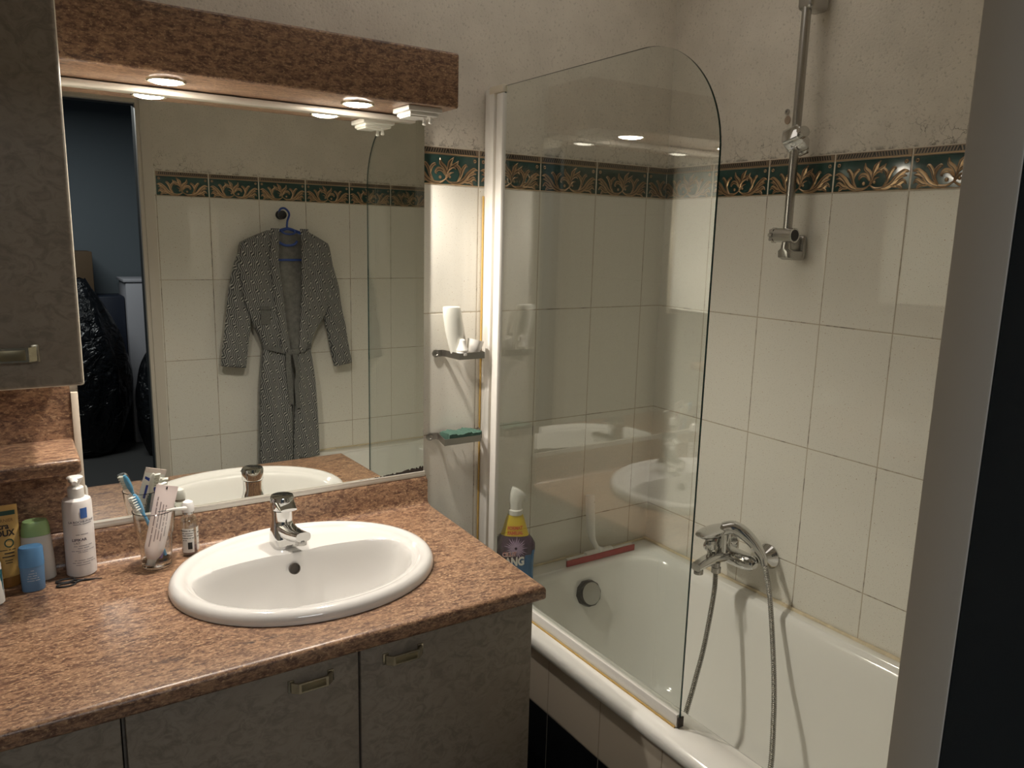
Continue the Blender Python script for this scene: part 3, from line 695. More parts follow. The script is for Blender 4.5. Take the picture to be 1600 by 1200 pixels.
tag(build('measuring_cup', cu, M['white']), 'small white measuring cup at the right end of the upper soap basket', 'cup')
st = MB().box(-.0052, .0052, -.0035, .0035, 0, .120, .003).xf(Matrix.Translation((-.726, -.026, z0 + .001)) @ Matrix.Rotation(math.radians(-11), 4, 'Y'))
tag(build('plastic_stick', st, M['white']), 'thin white plastic stick leaning behind the white bottle', 'stick')
spb = MB(); rg = []
for j in range(7):
    yy = lerp(-.068, -.014, j / 6)
    row_t = [(lerp(-.797, -.700, i / 14) + .003 * math.sin(i + j), yy, 1.062 + .009 + .0022 * math.sin(i * .9 + j * .8) + .0012 * math.sin(i * 2.7 + j * 2)) for i in range(15)]
    row_b = [(p[0], p[1], 1.0525) for p in row_t[::-1]]
    rg.append(row_t + row_b)
spb.loft(rg); tag(build('scouring_pad', spb, mat('green_scourer', (0.045, 0.098, 0.074), .9, var=.4, vscale=160, bmp=.8, bscale=500), sharp=60), 'crumpled green scouring pad lying in the lower soap basket', 'sponge')

# ---------------------------------------------------------------- on the tub rim: squeegee, spray bottle
sq_t = thing('squeegee', 'white squeegee with red rubber blade leaning on the tiles at the tub corner', 'squeegee', (-.25, -.04, RZ))
build('blade', MB().box(-.383, -.108, -.066, -.061, RZ + .0015, RZ + .0205, .001), mat('red_rubber', (0.36, 0.045, 0.05), .45), sq_t)['label'] = 'red rubber blade'
build('blade_holder', MB().box(-.378, -.113, -.0608, -.050, RZ + .012, RZ + .0245, .002).box(-.305, -.195, -.0625, -.046, RZ + .010, RZ + .030, .004), M['white'], sq_t)
hp = curve_pts([(-.247, -.053, RZ + .024), (-.258, -.050, RZ + .04), (-.268, -.042, RZ + .065), (-.268, -.033, RZ + .10), (-.266, -.024, RZ + .15), (-.2655, -.018, RZ + .20)], 6)
hr = [interp([(0, .016), (.12, .008), (.3, .0085), (.45, .012), (.7, .0148), (1, .0155)], i / (len(hp) - 1)) for i in range(len(hp))]
ho = build('handle', MB().tube(hp, hr, 16, flat=.75), mat('bright_white_plastic', (0.86, 0.85, 0.82), .3), sq_t)
hh = MB().lathe([(.0045, 0), (.0045, .0012), (.001, .0013)], n=16).xf(Matrix.Translation((-.2605, -.0302, RZ + .178)) @ Matrix.Rotation(math.radians(90), 4, 'X')); build('hang_hole', hh, M['corr'], ho)

bx, by = -.600, -.098
bz = RZ + .0012
spr = thing('spray_bottle', 'purple and blue bathroom cleaner spray bottle with white trigger behind the worktop corner', 'spray bottle', (bx, by, bz))
PW = [(0, .052), (.01, .056), (.05, .0555), (.10, .056), (.122, .059), (.138, .058), (.152, .050), (.163, .040), (.180, .0345), (.215, .0245), (.222, .021)]
PD = [(0, .026), (.01, .030), (.10, .030), (.14, .029), (.163, .023), (.20, .019), (.222, .017)]
def bring(z, rz=math.radians(-33)):
    a, b = interp(PW, z), interp(PD, z); o = []
    for k in range(40):
        t = 2 * PI * k / 40; c, s = math.cos(t), math.sin(t); x = a * abs(c) ** .8 * (1 if c > 0 else -1); y = b * abs(s) ** .8 * (1 if s > 0 else -1)
        o.append((bx + x * math.cos(rz) - y * math.sin(rz), by + x * math.sin(rz) + y * math.cos(rz), bz + z))
    return o
zs = [0, .004, .01, .03, .05, .07, .09, .10, .11, .122, .13, .138, .145, .152, .158, .163, .17, .18, .19, .2, .21, .222]
body = MB(); body.loft([bring(z) for z in zs])
# colour zones by height: blue below a rising diagonal, purple above, yellow neck sleeve
for i, f in enumerate(body.f):
    c = sum((body.v[j] for j in f), Vector()) / len(f); h = c.z - bz; xx = (c.x - bx) * math.cos(math.radians(33)) - (c.y - by) * math.sin(math.radians(33))
    if h > .163: body.m[i] = 2
    elif h < .086 + .62 * xx: body.m[i] = 1
build('bottle', body, [mat('purple_plastic', (0.055, 0.022, 0.062), .22), mat('blue_plastic', (0.02, 0.14, 0.34), .22), mat('yellow_sleeve', (0.72, 0.52, 0.02), .35)], spr, sharp=50)
def sfn(x, y, rz=math.radians(-33)):
    a, b = interp(PW, y) , interp(PD, y)
    c = max(-1, min(1, x / a)); c = (abs(c) ** 1.25) * (1 if c > 0 else -1); s = -math.sqrt(max(0, 1 - c * c)) ; yy = b * -(abs(s) ** .8) - .0007
    return Vector((bx + x * math.cos(rz) - yy * math.sin(rz), by + x * math.sin(rz) + yy * math.cos(rz), bz + y))
lb = MB()
ctr = (0.004, .130)
for k in range(26):
    a = 2 * PI * k / 26 + .05; r1 = (.036, .026, .031)[k % 3]; w_ = .0017
    put_poly(lb, sfn, [(ctr[0] + .004 * math.cos(a - .25), ctr[1] + .004 * math.sin(a - .25)), (ctr[0] + r1 * .6 * math.cos(a) + w_ * math.sin(a), ctr[1] + r1 * .6 * math.sin(a) - w_ * math.cos(a)), (ctr[0] + r1 * math.cos(a), ctr[1] + r1 * math.sin(a)), (ctr[0] + r1 * .6 * math.cos(a) - w_ * math.sin(a), ctr[1] + r1 * .6 * math.sin(a) + w_ * math.cos(a)), (ctr[0] + .004 * math.cos(a + .25), ctr[1] + .004 * math.sin(a + .25))], 3)
sf2 = lambda x, y: sfn(x, y) + Vector((-.0006 * math.sin(math.radians(33)), -.0006, 0))
put_text(lb, lambda x, y: sf2(x, y + .10 * x), [('CILLIT', .0165, -.014, .1085, .0012, .85)], 4)
put_text(lb, lambda x, y: sf2(x, y + .10 * x), [('BANG', .034, -.006, .080, .0016, .74)], 0)
sf3 = lambda x, y: sf2(x, y) + Vector((0, -.0004, 0))
put_text(lb, lambda x, y: sf3(x, y + .06 * x), [('CILLIT', .0165, -.014, .1085, .0002, .85)], 1)
put_text(lb, lambda x, y: sf2(x, y + .06 * x), [('FORMAT', .0135, .000, .183, .0006, .80), ('FAMILIAL', .0130, .001, .169, .0006, .82)], 2)
build('label_print', lb, [M['white'], mat('red_print', (0.45, 0.02, 0.04), .4), mat('orange_red_print', (0.62, 0.09, 0.02), .4), mat('violet_rays', (0.42, 0.30, 0.46), .35), M['white']], spr, flat=True)['label'] = 'white burst, white and red lettering'
tg = MB().lathe([(.020, .2225), (.0205, .226), (.0205, .236), (.018, .238)], (bx, by, bz), 28)
build('collar', tg, M['white'], spr)
tr = MB(); rg = []
def tring(xc, zc, hx, hy, tilt):
    o = []
    for k in range(24):
        t = 2 * PI * k / 24; x = hx * math.cos(t); y = hy * math.sin(t); o.append((xc + x * math.cos(tilt), y, zc + x * math.sin(tilt)))
    return o
for xc, zc, hx, hy, ti in ((0, .238, .0170, .0165, 0), (0, .250, .0165, .0165, 0), (-.001, .260, .0180, .0165, .05), (.003, .270, .0225, .016, -.15), (.007, .279, .0265, .0155, -.35), (.008, .288, .0255, .0145, -.50), (.005, .295, .019, .011, -.5), (.003, .2985, .009, .006, -.5)):
    rg.append(tring(xc, zc, hx, hy, ti))
tr.loft(rg)
tr.tube(curve_pts([(.026, 0, .270), (.031, 0, .262), (.029, 0, .254)], 4), [.006] * 5 + [.0055, .005, .004, .003], 10)
tr.xf(Matrix.Translation((bx, by, bz)) @ Matrix.Rotation(math.radians(-12), 4, 'Z'))
build('trigger_head', tr, M['white'], spr, sharp=50)

# ---------------------------------------------------------------- bath mixer, hand shower, rail
mx = thing('bath_mixer', 'chrome bath mixer on the tiled wall above the tub', 'tap', (0, -.43, .72))
for y in (-.355, -.502):
    fl = MB().lathe([(.036, .001), (.036, .004), (.030, .012), (.017, .026), (.013, .045), (.013, .06)], n=32).xf(Matrix.Translation((0, y, .722)) @ Matrix.Rotation(-PI / 2, 4, 'Y')); build('wall_flange', fl, M['chrome'], mx)
yb = [(-.340, .012), (-.346, .019), (-.37, .0235), (-.43, .027), (-.485, .0255), (-.510, .021), (-.520, .012)]
bd = MB(); bd.loft([[(-.080 + r * math.cos(2 * PI * k / 28), y, .718 + r * .95 * math.sin(2 * PI * k / 28)) for k in range(28)] for y, r in yb]); build('body', bd, M['chrome'], mx)
sp = MB(); rg = []
for t in (0, .2, .45, .7, .9, 1.0):
    x = lerp(-.085, -.215, t); zc = lerp(.722, .707, t) + .006 * math.sin(PI * t); hh = lerp(.020, .0105, t); ww = lerp(.021, .0175, t)
    rg.append([(x, -.428 + ww * abs(math.cos(a)) ** .75 * (1 if math.cos(a) > 0 else -1), zc + hh * abs(math.sin(a)) ** .75 * (1 if math.sin(a) > 0 else -1)) for a in [2 * PI * k / 24 for k in range(24)]])
sp.loft(rg); build('spout', sp, M['chrome'], mx, sharp=45)
build('aerator', MB().lathe([(.011, 0), (.013, -.003), (.013, -.014), (.010, -.0145)], (-.202, -.428, .700), 24), M['satin'], mx)
build('diverter_knob', MB().lathe([(.007, 0), (.007, .012), (.015, .018), (.017, .030), (.014, .042), (.006, .046)], (-.148, -.415, .727), 24), M['chrome'], mx)
build('lever', MB().loft([sq(-.108, -.425, .019, .021, .735, 3), sq(-.108, -.425, .0185, .0205, .765, 3), sq(-.110, -.425, .0175, .0195, .792, 3), sq(-.110, -.425, .012, .014, .799, 2.4)]), M['chrome'], mx, sharp=40)
build('outlet', MB().lathe([(.011, 0), (.011, -.014), (.0135, -.015), (.0135, -.030), (.010, -.032)], (-.145, -.440, .712), 20), M['satin'], mx)

hs = thing('hand_shower', 'chrome hand shower and metal hose hanging over the bath mixer into the tub', 'hand shower', (-.1, -.45, .8))
hd = MB(); A = Matrix.Translation((-.150, -.422, .802)) @ Matrix.Rotation(math.radians(-6), 4, 'Y')
hd.lathe([(.012, -.027), (.022, -.023), (.036, -.013), (.0470, -.002), (.0474, 0), (.040, .003), (.022, .007), (.001, .009)], n=36, ex=1.3, ey=.62).xf(A)
build('head', hd, M['chrome'], hs, sharp=40)
hp = curve_pts([(-.120, -.432, .803), (-.098, -.452, .809), (-.082, -.482, .795), (-.068, -.508, .768), (-.060, -.526, .742), (-.060, -.536, .720)], 6)
build('handle', MB().tube(hp, [interp([(0, .019), (.3, .0195), (.6, .016), (.85, .0105), (1, .0088)], i / (len(hp) - 1)) for i in range(len(hp))], 16), M['chrome'], hs)
def hose(mb, ctrl, r=.0078):
    P = curve_pts(ctrl, 60); Ln = [0]
    for a, b in zip(P, P[1:]): Ln.append(Ln[-1] + (b - a).length)
    Q = []; step = .0024; j = 0; s = 0
    while s < Ln[-1]:
        while Ln[j + 1] < s: j += 1
        Q.append(P[j].lerp(P[j + 1], (s - Ln[j]) / (Ln[j + 1] - Ln[j] + 1e-9))); s += step
    mb.tube(Q, [r * (1.0 if i % 2 else .76) for i in range(len(Q))], 10)
hb = MB(); hose(hb, [(-.145, -.440, .682), (-.160, -.452, .62), (-.220, -.484, .497), (-.285, -.515, .412), (-.35, -.55, .335), (-.40, -.62, .262), (-.40, -.72, .221), (-.345, -.78, .226), (-.27, -.765, .290), (-.19, -.705, .392), (-.13, -.647, .490), (-.09, -.588, .640), (-.066, -.548, .705), (-.060, -.536, .722)])
build('hose', hb, M['hosem'], hs, sharp=20)['label'] = 'ribbed metal hose'

rl = thing('shower_rail', 'chrome shower rail fixed upright on the right wall, without a shower head', 'shower rail', (0, -.515, 1.6))
build('pole', MB().tube([(-.060, -.514, 1.570), (-.060, -.514, 2.20)], .0113, 24), M['satin'], rl)
for z, s_ in ((1.580, 1), (2.185, -1)):
    b_ = MB().box(-.072, -.003, -.538, -.492, z - .028, z + .030, .011, 4) if s_ < 0 else MB().loft([sq(-.028, -.514, .025, .021, z - .026, 4), sq(-.036, -.514, .034, .0225, z - .020, 4), sq(-.037, -.514, .035, .0225, z - .004, 4), sq(-.060, -.514, .013, .013, z + .002, 2), sq(-.060, -.514, .012, .012, z + .012, 2)])
    if s_ > 0: b_.box(-.022, -.003, -.537, -.491, z - .027, z + .038, .009, 3)
    build('bracket', b_, M['satin'], rl, sharp=45)
sl = MB().box(-.030, .026, -.025, .025, -.019, .019, .006).box(-.034, -.020, -.021, .021, -.024, .020, .004).box(.018, .046, -.014, .014, -.008, .016, .005).xf(Matrix.Translation((-.062, -.518, 1.848)) @ Matrix.Rotation(math.radians(35), 4, 'Y') @ Matrix.Rotation(math.radians(-25), 4, 'X'))
sl.tube([(-.080, -.556, 1.868), (-.064, -.50, 1.852)], [.014, .016], 16)
build('slider', sl, M['chrome'], rl)
cl = MB().tube([(-.064, -.486, 1.616), (-.064, -.541, 1.616)], .0188, 28).tube([(-.064, -.5405, 1.616), (-.064, -.5418, 1.616)], .0145, 24, mi=1)
for k in range(8):
    a = 2 * PI * k / 8; cl.tube([(-.064 + .015 * math.cos(a), -.472, 1.616 + .015 * math.sin(a)), (-.064 + .015 * math.cos(a), -.484, 1.616 + .015 * math.sin(a))], .0050, 8)
cl.tube([(-.064, -.4715, 1.616), (-.064, -.4845, 1.616)], .0155, 20)
build('clamp', cl, [M['chrome'], M['black']], rl)
pg = MB().lathe([(.007, 0), (.007, .003), (.0035, .0032), (.003, .001), (.001, .001)], n=16).xf(Matrix.Translation((.0045, -.432, 1.936)) @ Matrix.Rotation(-PI / 2, 4, 'Y'))
tag(build('wall_plug', pg, M['satin']), 'grey wall plug in the plaster left of the shower rail', 'wall plug')
sm = MB().lathe([(.011, 0), (.010, .0015), (.004, .002), (.001, .001)], n=14, ex=1.0, ey=.9).xf(Matrix.Translation((.0045, -.434, 1.915)) @ Matrix.Rotation(-PI / 2, 4, 'Y'))
tag(build('wall_stain', sm, mat('rust_stain', (0.36, 0.27, 0.20), .8)), 'brown flake of filler on the plaster just under the wall plug', 'stain')

# ---------------------------------------------------------------- bathrobe on its hanger (seen in the mirror)
RY = -1.520
def robe_mat():
    m, nt, b = new_mat('striped_robe_cloth')
    tc = nt.nodes.new('ShaderNodeTexCoord'); sp = nt.nodes.new('ShaderNodeSeparateXYZ'); L(nt, tc.outputs['UV'], sp.inputs[0])
    x, z = sp.outputs[0], sp.outputs[1]
    # lattice of slanted lozenge marks over fine vertical stripes
    row = math_(nt, 'FLOOR', math_(nt, 'DIVIDE', z, .038)); off = math_(nt, 'MULTIPLY', math_(nt, 'FRACT', math_(nt, 'MULTIPLY', row, .5)), .030)
    lx = math_(nt, 'SUBTRACT', math_(nt, 'FRACT', math_(nt, 'DIVIDE', math_(nt, 'ADD', x, off), .030)), .5)
    lz = math_(nt, 'SUBTRACT', math_(nt, 'FRACT', math_(nt, 'DIVIDE', z, .038)), .5)
    d = math_(nt, 'ADD', math_(nt, 'ABSOLUTE', math_(nt, 'ADD', lx, math_(nt, 'MULTIPLY', lz, .35))), math_(nt, 'MULTIPLY', math_(nt, 'ABSOLUTE', lz), .62))
    loz = smooth(nt, d, .27, .19)
    st = smooth(nt, math_(nt, 'SINE', math_(nt, 'MULTIPLY', math_(nt, 'ADD', x, math_(nt, 'MULTIPLY', math_(nt, 'PINGPONG', z, .023), .28)), 2 * PI / .0072)), -.15, .55)
    dg = smooth(nt, math_(nt, 'SINE', math_(nt, 'MULTIPLY', math_(nt, 'ADD', x, math_(nt, 'MULTIPLY', z, -.9)), 2 * PI / .0135)), .0, .4)
    base = mix(nt, st, (0.045, 0.048, 0.050), (0.30, 0.298, 0.285))
    mark = mix(nt, dg, (0.022, 0.024, 0.026), (0.46, 0.45, 0.41))
    L(nt, mix(nt, loz, base, mark), b.inputs['Base Color']); b.inputs['Roughness'].default_value = .6; b.inputs['Sheen Weight'].default_value = .2
    return m
M['robe'] = robe_mat(); M['robe_in'] = mat('robe_lining', (0.24, 0.235, 0.215), .8, var=.5, vscale=60)
M['blue'] = mat('blue_hanger_plastic', (0.03, 0.07, 0.28), .35)
def cloth(name, rows, parent, m, thick=.0035):
    """rows: list of lists of (x, y, z, u, v)"""
    R, C_ = len(rows), len(rows[0]); off = ORG.get(parent.name, Vector())
    vs = [tuple(Vector(p[:3]) - off) for r in rows for p in r]; uv = [p[3:] for r in rows for p in r]
    fs = [[i * C_ + j, i * C_ + j + 1, (i + 1) * C_ + j + 1, (i + 1) * C_ + j] for i in range(R - 1) for j in range(C_ - 1)]
    me = bpy.data.meshes.new(name); me.from_pydata(vs, [], fs); ul = me.uv_layers.new(name='UVMap')
    for p in me.polygons:
        for li in p.loop_indices: ul.data[li].uv = uv[me.loops[li].vertex_index]
    me.materials.append(m); me.shade_smooth()
    o = bpy.data.objects.new(name, me); COL.objects.link(o); o.parent = parent; ORG[o.name] = off
    md = o.modifiers.new('thickness', 'SOLIDIFY'); md.thickness = thick; md.offset = 0
    return o
rb = thing('bathrobe', 'black and white patterned bathrobe with tied belt hanging on a blue hanger', 'bathrobe', (-.735, YC, 1.6))
zt, zh = 1.600, .535
XLF = [(zh, -.887), (.95, -.870), (1.10, -.853), (1.117, -.853), (1.17, -.872), (1.235, -.902), (1.30, -.925), (1.45, -.945), (1.545, -.930), (1.575, -.870), (1.612, -.775)]
XRT = [(zh, -.620), (.95, -.635), (1.09, -.650), (1.12, -.648), (1.17, -.628), (1.235, -.588), (1.30, -.560), (1.45, -.545), (1.545, -.562), (1.575, -.610), (1.612, -.684)]
VL = [(zh, -.748), (1.09, -.750), (1.10, -.752), (1.28, -.774), (1.49, -.792), (1.612, -.780)]
VR = [(zh, -.752), (1.09, -.714), (1.12, -.706), (1.33, -.688), (1.55, -.684), (1.612, -.686)]
def fold(x, z): return .006 * math.sin(x * 95 + z * 6) * (0.35 + .65 * min(1, max(0, (1.45 - z) / .5))) + .0035 * math.sin(x * 41 - z * 13)
def panel(e0, e1, front, n=26, mrows=64, lap=0.0, zlo=zh):
    rows = []
    for i in range(mrows):
        z = lerp(1.598, zlo, i / (mrows - 1)); a, b = interp(e0, z), interp(e1, z); r = []
        waist = math.exp(-((z - 1.095) / .05) ** 2)
        for j in range(n):
            t = j / (n - 1); x = lerp(a, b, t); edge = min(1, min(x - interp(XLF, z), interp(XRT, z) - x) / .05); edge = max(0, edge)
            zz = max(z, .6115) if x > -.724 else z
            top = max(0, min(1, (1.612 - z) / .06))
            if front: y = RY + (.020 + .020 * math.sqrt(edge)) * (0.55 + .45 * top) + fold(x, z) - .012 * waist + lap
            else: y = RY - .022 - .008 * edge + .002 * math.sin(x * 50) + .004
            r.append((x, max(y, YC + .006), zz, x + .03 * math.sin(z * 4) * (1 if front else 0), z))
        rows.append(r)
    return rows
cloth('back_panel', panel(XLF, XRT, False, 30), rb, M['robe_in'])['label'] = 'greyer inside of the back'
cloth('front_panel', panel(XLF, VL, True), rb, M['robe']); cloth('front_panel', panel(VR, XRT, True, lap=.003), rb, M['robe'])
def lapel(V, side):
    rows = []
    for i in range(50):
        z = lerp(1.607, 1.085, i / 49); x = interp(V, z); r = []
        for j in range(5):
            t = j / 4; xx = x + side * (-.004 + .036 * t); y = RY + .046 + .006 * math.sin(PI * t) + fold(xx, z) * .6 - .014 * max(0, (z - 1.56) / .06)
            r.append((xx, y, z, xx * 1.0 + .013, z * 1.0 + .02))
        rows.append(r)
    return cloth('lapel', rows, rb, M['robe'])
lapel(VL, -1); lapel(VR, 1)
def sleeve(axis, ra):
    """flattened sleeve tube"""
    P = curve_pts(axis, 8); n_ = 24; rows = []
    for i, p in enumerate(P):
        t = i / (len(P) - 1); T = (P[min(i + 1, len(P) - 1)] - P[max(i - 1, 0)]).normalized(); q = Vector((-T.z, 0, T.x)); w_ = interp(ra, t); r = []
        for k in range(n_ + 1):
            a = 2 * PI * k / n_; o = p + q * (w_ * math.cos(a)); y = p.y + .026 * math.sin(a) * (1 - .3 * t) + .004 * math.sin(a * 5 + t * 9) + .003 * math.sin(t * 20 + a * 2)
            r.append((o.x, max(y, YC + .005), o.z, p.x * 0 + w_ * math.cos(a) + (.3 if math.sin(a) > 0 else .5), -t * .56))
        rows.append(r)
    return cloth('sleeve', rows, rb, M['robe'])
sleeve([(-.885, RY, 1.520), (-.912, RY, 1.43), (-.940, RY, 1.28), (-.960, RY, 1.15), (-.976, RY, 1.032)], [(0, .030), (.12, .046), (.4, .055), (.6, .050), (1, .050)])
sleeve([(-.606, RY, 1.520), (-.578, RY, 1.43), (-.546, RY, 1.28), (-.521, RY, 1.15), (-.496, RY, 1.012)], [(0, .030), (.12, .044), (.4, .050), (.6, .043), (1, .041)])
bl = MB().strip(curve_pts([(-.855, RY + .020, 1.115), (-.82, RY + .040, 1.105), (-.75, RY + .052, 1.088), (-.70, RY + .050, 1.100), (-.665, RY + .038, 1.108), (-.648, RY + .018, 1.110)], 6), .020, .004, (0, 0, 1))
bl.box(-.764, -.712, RY + .046, RY + .064, 1.076, 1.102, .008, 3)
bl.strip(curve_pts([(-.760, RY + .058, 1.088), (-.764, RY + .062, 1.02), (-.758, RY + .058, .95), (-.752, RY + .056, .86)], 6), .022, .004, (1, 0, 0)); bl.strip(curve_pts([(-.735, RY + .060, 1.085), (-.722, RY + .062, 1.00), (-.728, RY + .058, .95), (-.722, RY + .054, .84)], 6), .020, .004, (1, 0, 0))
build('belt', bl, mat('belt_cloth', (0.13, 0.13, 0.122), .7, var=.8, vscale=220), rb)
bl = MB().box(-.872, -.825, RY + .044, RY + .050, 1.270, 1.285, .002).box(-.868, -.828, RY + .042, RY + .047, 1.21, 1.272, .002)
build('pocket', bl, mat('pocket_cloth', (0.12, 0.12, 0.112), .7, var=.8, vscale=220), rb)
hk = MB().lathe([(.019, .001), (.019, .006), (.013, .012), (.010, .026), (.018, .030), (.018, .040), (.009, .044)], n=24).xf(Matrix.Translation((-.742, YC, 1.664)) @ Matrix.Rotation(-PI / 2, 4, 'X'))
tag(build('robe_hook', hk, M['black']), 'round black hook on the tiled wall holding the blue hanger', 'hook')
hg = thing('clothes_hanger', 'blue plastic hanger on the black hook inside the bathrobe', 'hanger', (-.735, RY, 1.66))
build('hook', MB().tube(curve_pts([(-.755, RY - .036, 1.671), (-.748, RY - .036, 1.688), (-.732, RY - .034, 1.692), (-.718, RY - .030, 1.680), (-.716, RY - .02, 1.664), (-.728, RY - .006, 1.642), (-.733, RY, 1.622), (-.733, RY, 1.606)], 6), .0042, 10), M['blue'], hg)
build('bar', MB().tube(curve_pts([(-.92, RY - .002, 1.535), (-.84, RY, 1.572), (-.765, RY + .002, 1.598), (-.733, RY + .004, 1.606), (-.70, RY + .002, 1.598), (-.63, RY, 1.572), (-.57, RY - .002, 1.540)], 6), .0065, 10).tube(curve_pts([(-.765, RY + .016, 1.60), (-.755, RY + .026, 1.588), (-.733, RY + .03, 1.584), (-.711, RY + .026, 1.588), (-.703, RY + .016, 1.60)], 5), .004, 8), M['blue'], hg)
build('lower_bar', MB().tube([(-.90, RY - .004, 1.476), (-.57, RY - .004, 1.476)], .005, 10).tube(curve_pts([(-.775, RY + .012, 1.552), (-.755, RY + .016, 1.540), (-.733, RY + .018, 1.537), (-.711, RY + .016, 1.541), (-.695, RY + .012, 1.555)], 5), .0055, 8), M['blue'], hg)

# ---------------------------------------------------------------- on the worktop
def prof_mb(tab, cx, cy, z0, n=40, p=2.0):
    return MB().loft([[(x, y, z0 + z) for x, y, _ in sq(cx, cy, a, b, 0, p, n)] for z, a, b in tab])
# lotion pump bottle
lx, ly, z0 = -1.671, -.0535, CZ + .0006
lo_ = thing('lotion_bottle', 'white pump bottle of body lotion with blue square below its neck', 'bottle', (lx, ly, z0))
build('bottle', prof_mb([(0, .026, .026), (.003, .0285, .0285), (.09, .0287, .0287), (.158, .0278, .0278), (.164, .026, .026), (.1675, .018, .018), (.168, .014, .014)], lx, ly, z0), mat('lotion_white', (0.74, 0.70, 0.68), .3), lo_)
build('collar', MB().lathe([(.0145, .1675), (.0155, .170), (.0152, .188), (.013, .190), (.007, .191), (.007, .196)], (lx, ly, z0), 32), M['white'], lo_)
ph = MB(); rg = []
for t, z, hw, hd in ((0, .195, .008, .008), (.3, .199, .010, .010), (.7, .206, .0145, .012), (.9, .210, .0155, .0125), (1, .212, .013, .010)): rg.append([(x, y, z0 + z) for x, y, _ in sq(lx, ly, hw, hd, 0, 2.6, 24)])
ph.loft(rg); ph.loft([[(lx - .003 + a * math.cos(2 * PI * k / 12) * 1, ly - .008 - d, z0 + .2055 + b * math.sin(2 * PI * k / 12)) for k in range(12)] for d, a, b in ((0, .009, .007), (.012, .007, .0055), (.022, .0045, .004))])
build('pump_head', ph, M['white'], lo_)
lf = wrap(lx, ly, z0, .0285, .0285, -86); tb = MB()
t2b = MB(); put_rect(t2b, lf, .001, .0145, .128, .150); build('logo', t2b, mat('logo_square_blue', (0.03, 0.11, 0.38), .4), lo_, flat=True)['label'] = 'blue square'
put_text(tb, lf, [('LA ROCHE-POSAY', .0064, .004, .119, .00012), ('LABORATOIRE DERMATOLOGIQUE', .0028, .005, .1155)], 1)
build('brand_print', tb, [mat('logo_blue', (0.03, 0.11, 0.38), .4), mat('dark_print', (0.06, 0.06, 0.09), .5)], lo_, flat=True); tb = MB()
put_text(tb, lf, [('LIPIKAR', .0080, -.004, .080, .0002), ('LAIT', .0062, -.0085, .0735)], 1)
put_text(tb, lf, [('Soin apaisant', .0036, .002, .093), ('LAIT RELIPIDANT CORPS', .0034, .003, .0685, .00005), ('PEAUX SECHES', .0036, .003, .0635, .0001), ('sans parfum - visage et corps', .0032, .003, .058), ('sans paraben', .003, .001, .0545), ('eau thermale apaisante', .0034, .003, .037), ('tres haute tolerance 400 ml', .0034, .003, .032), ('hypoallergenique', .0034, .0, .027)], 2)
build('label_print', tb, [mat('logo_blue', (0.03, 0.11, 0.38), .4), mat('dark_print', (0.06, 0.06, 0.09), .5), mat('grey_print', (0.28, 0.27, 0.30), .5)], lo_, flat=True)['label'] = 'dark lettering'
# green capped bottle
gx, gy = -1.748, -.044
gb_ = thing('shampoo_bottle', 'white flat bottle with translucent green cap standing beside the pump bottle', 'bottle', (gx, gy, z0))
GT = [(0, .029, .017), (.003, .031, .019), (.05, .0295, .0185), (.095, .0265, .017), (.0965, .0258, .0164)]
build('bottle', prof_mb(GT, gx, gy, z0, p=2.6), mat('bottle_white', (0.66, 0.63, 0.58), .35), gb_)
build('cap', prof_mb([(.097, .0262, .0168), (.108, .0262, .0168), (.121, .0240, .0155), (.127, .0215, .0135), (.1285, .018, .011)], gx, gy, z0, p=2.6), mat('green_cap', (0.30, 0.46, 0.20), .3), gb_)['label'] = 'green flip cap'
gf = wrap(gx, gy, z0, lambda z: interp([(r[0] + z0, r[1]) for r in GT], z), lambda z: interp([(r[0] + z0, r[2]) for r in GT], z), -92)
tb = MB(); put_rect(tb, gf, -.017, -.008, .078, .088, 0); put_text(tb, gf, [('bio', .006, -.0125, .0725)], 0)
build('label_print', tb, mat('teal_print', (0.05, 0.16, 0.20), .5), gb_, flat=True)
# blue deodorant stick
dx_, dy_ = -1.760, -.094
de = thing('deodorant_stick', 'blue roll-on deodorant standing in front of the green capped bottle', 'deodorant', (dx_, dy_, z0))
build('container', prof_mb([(0, .0195, .014), (.002, .0205, .015), (.05, .0215, .016), (.0515, .0210, .0155)], dx_, dy_, z0, p=2.3), mat('blue_container', (0.12, 0.24, 0.42), .4), de)
build('cap', prof_mb([(.052, .0222, .0165), (.088, .0215, .016), (.0915, .0195, .0142), (.0925, .016, .011)], dx_, dy_, z0, p=2.3), mat('blue_cap', (0.10, 0.26, 0.50), .45), de)
tb = MB(); put_text(tb, wrap(dx_, dy_, z0, .0212, .0157, -86), [('deodorant 24h', .0042, 0, .044), ('fraicheur marine', .0036, 0, .038), ('peaux sensibles', .0036, .001, .033), ('sans alcool 50 ml', .0036, .0, .028), ('formule douce', .0036, 0, .023)])
build('label_print', tb, mat('pale_print', (0.42, 0.50, 0.60), .5), de, flat=True)
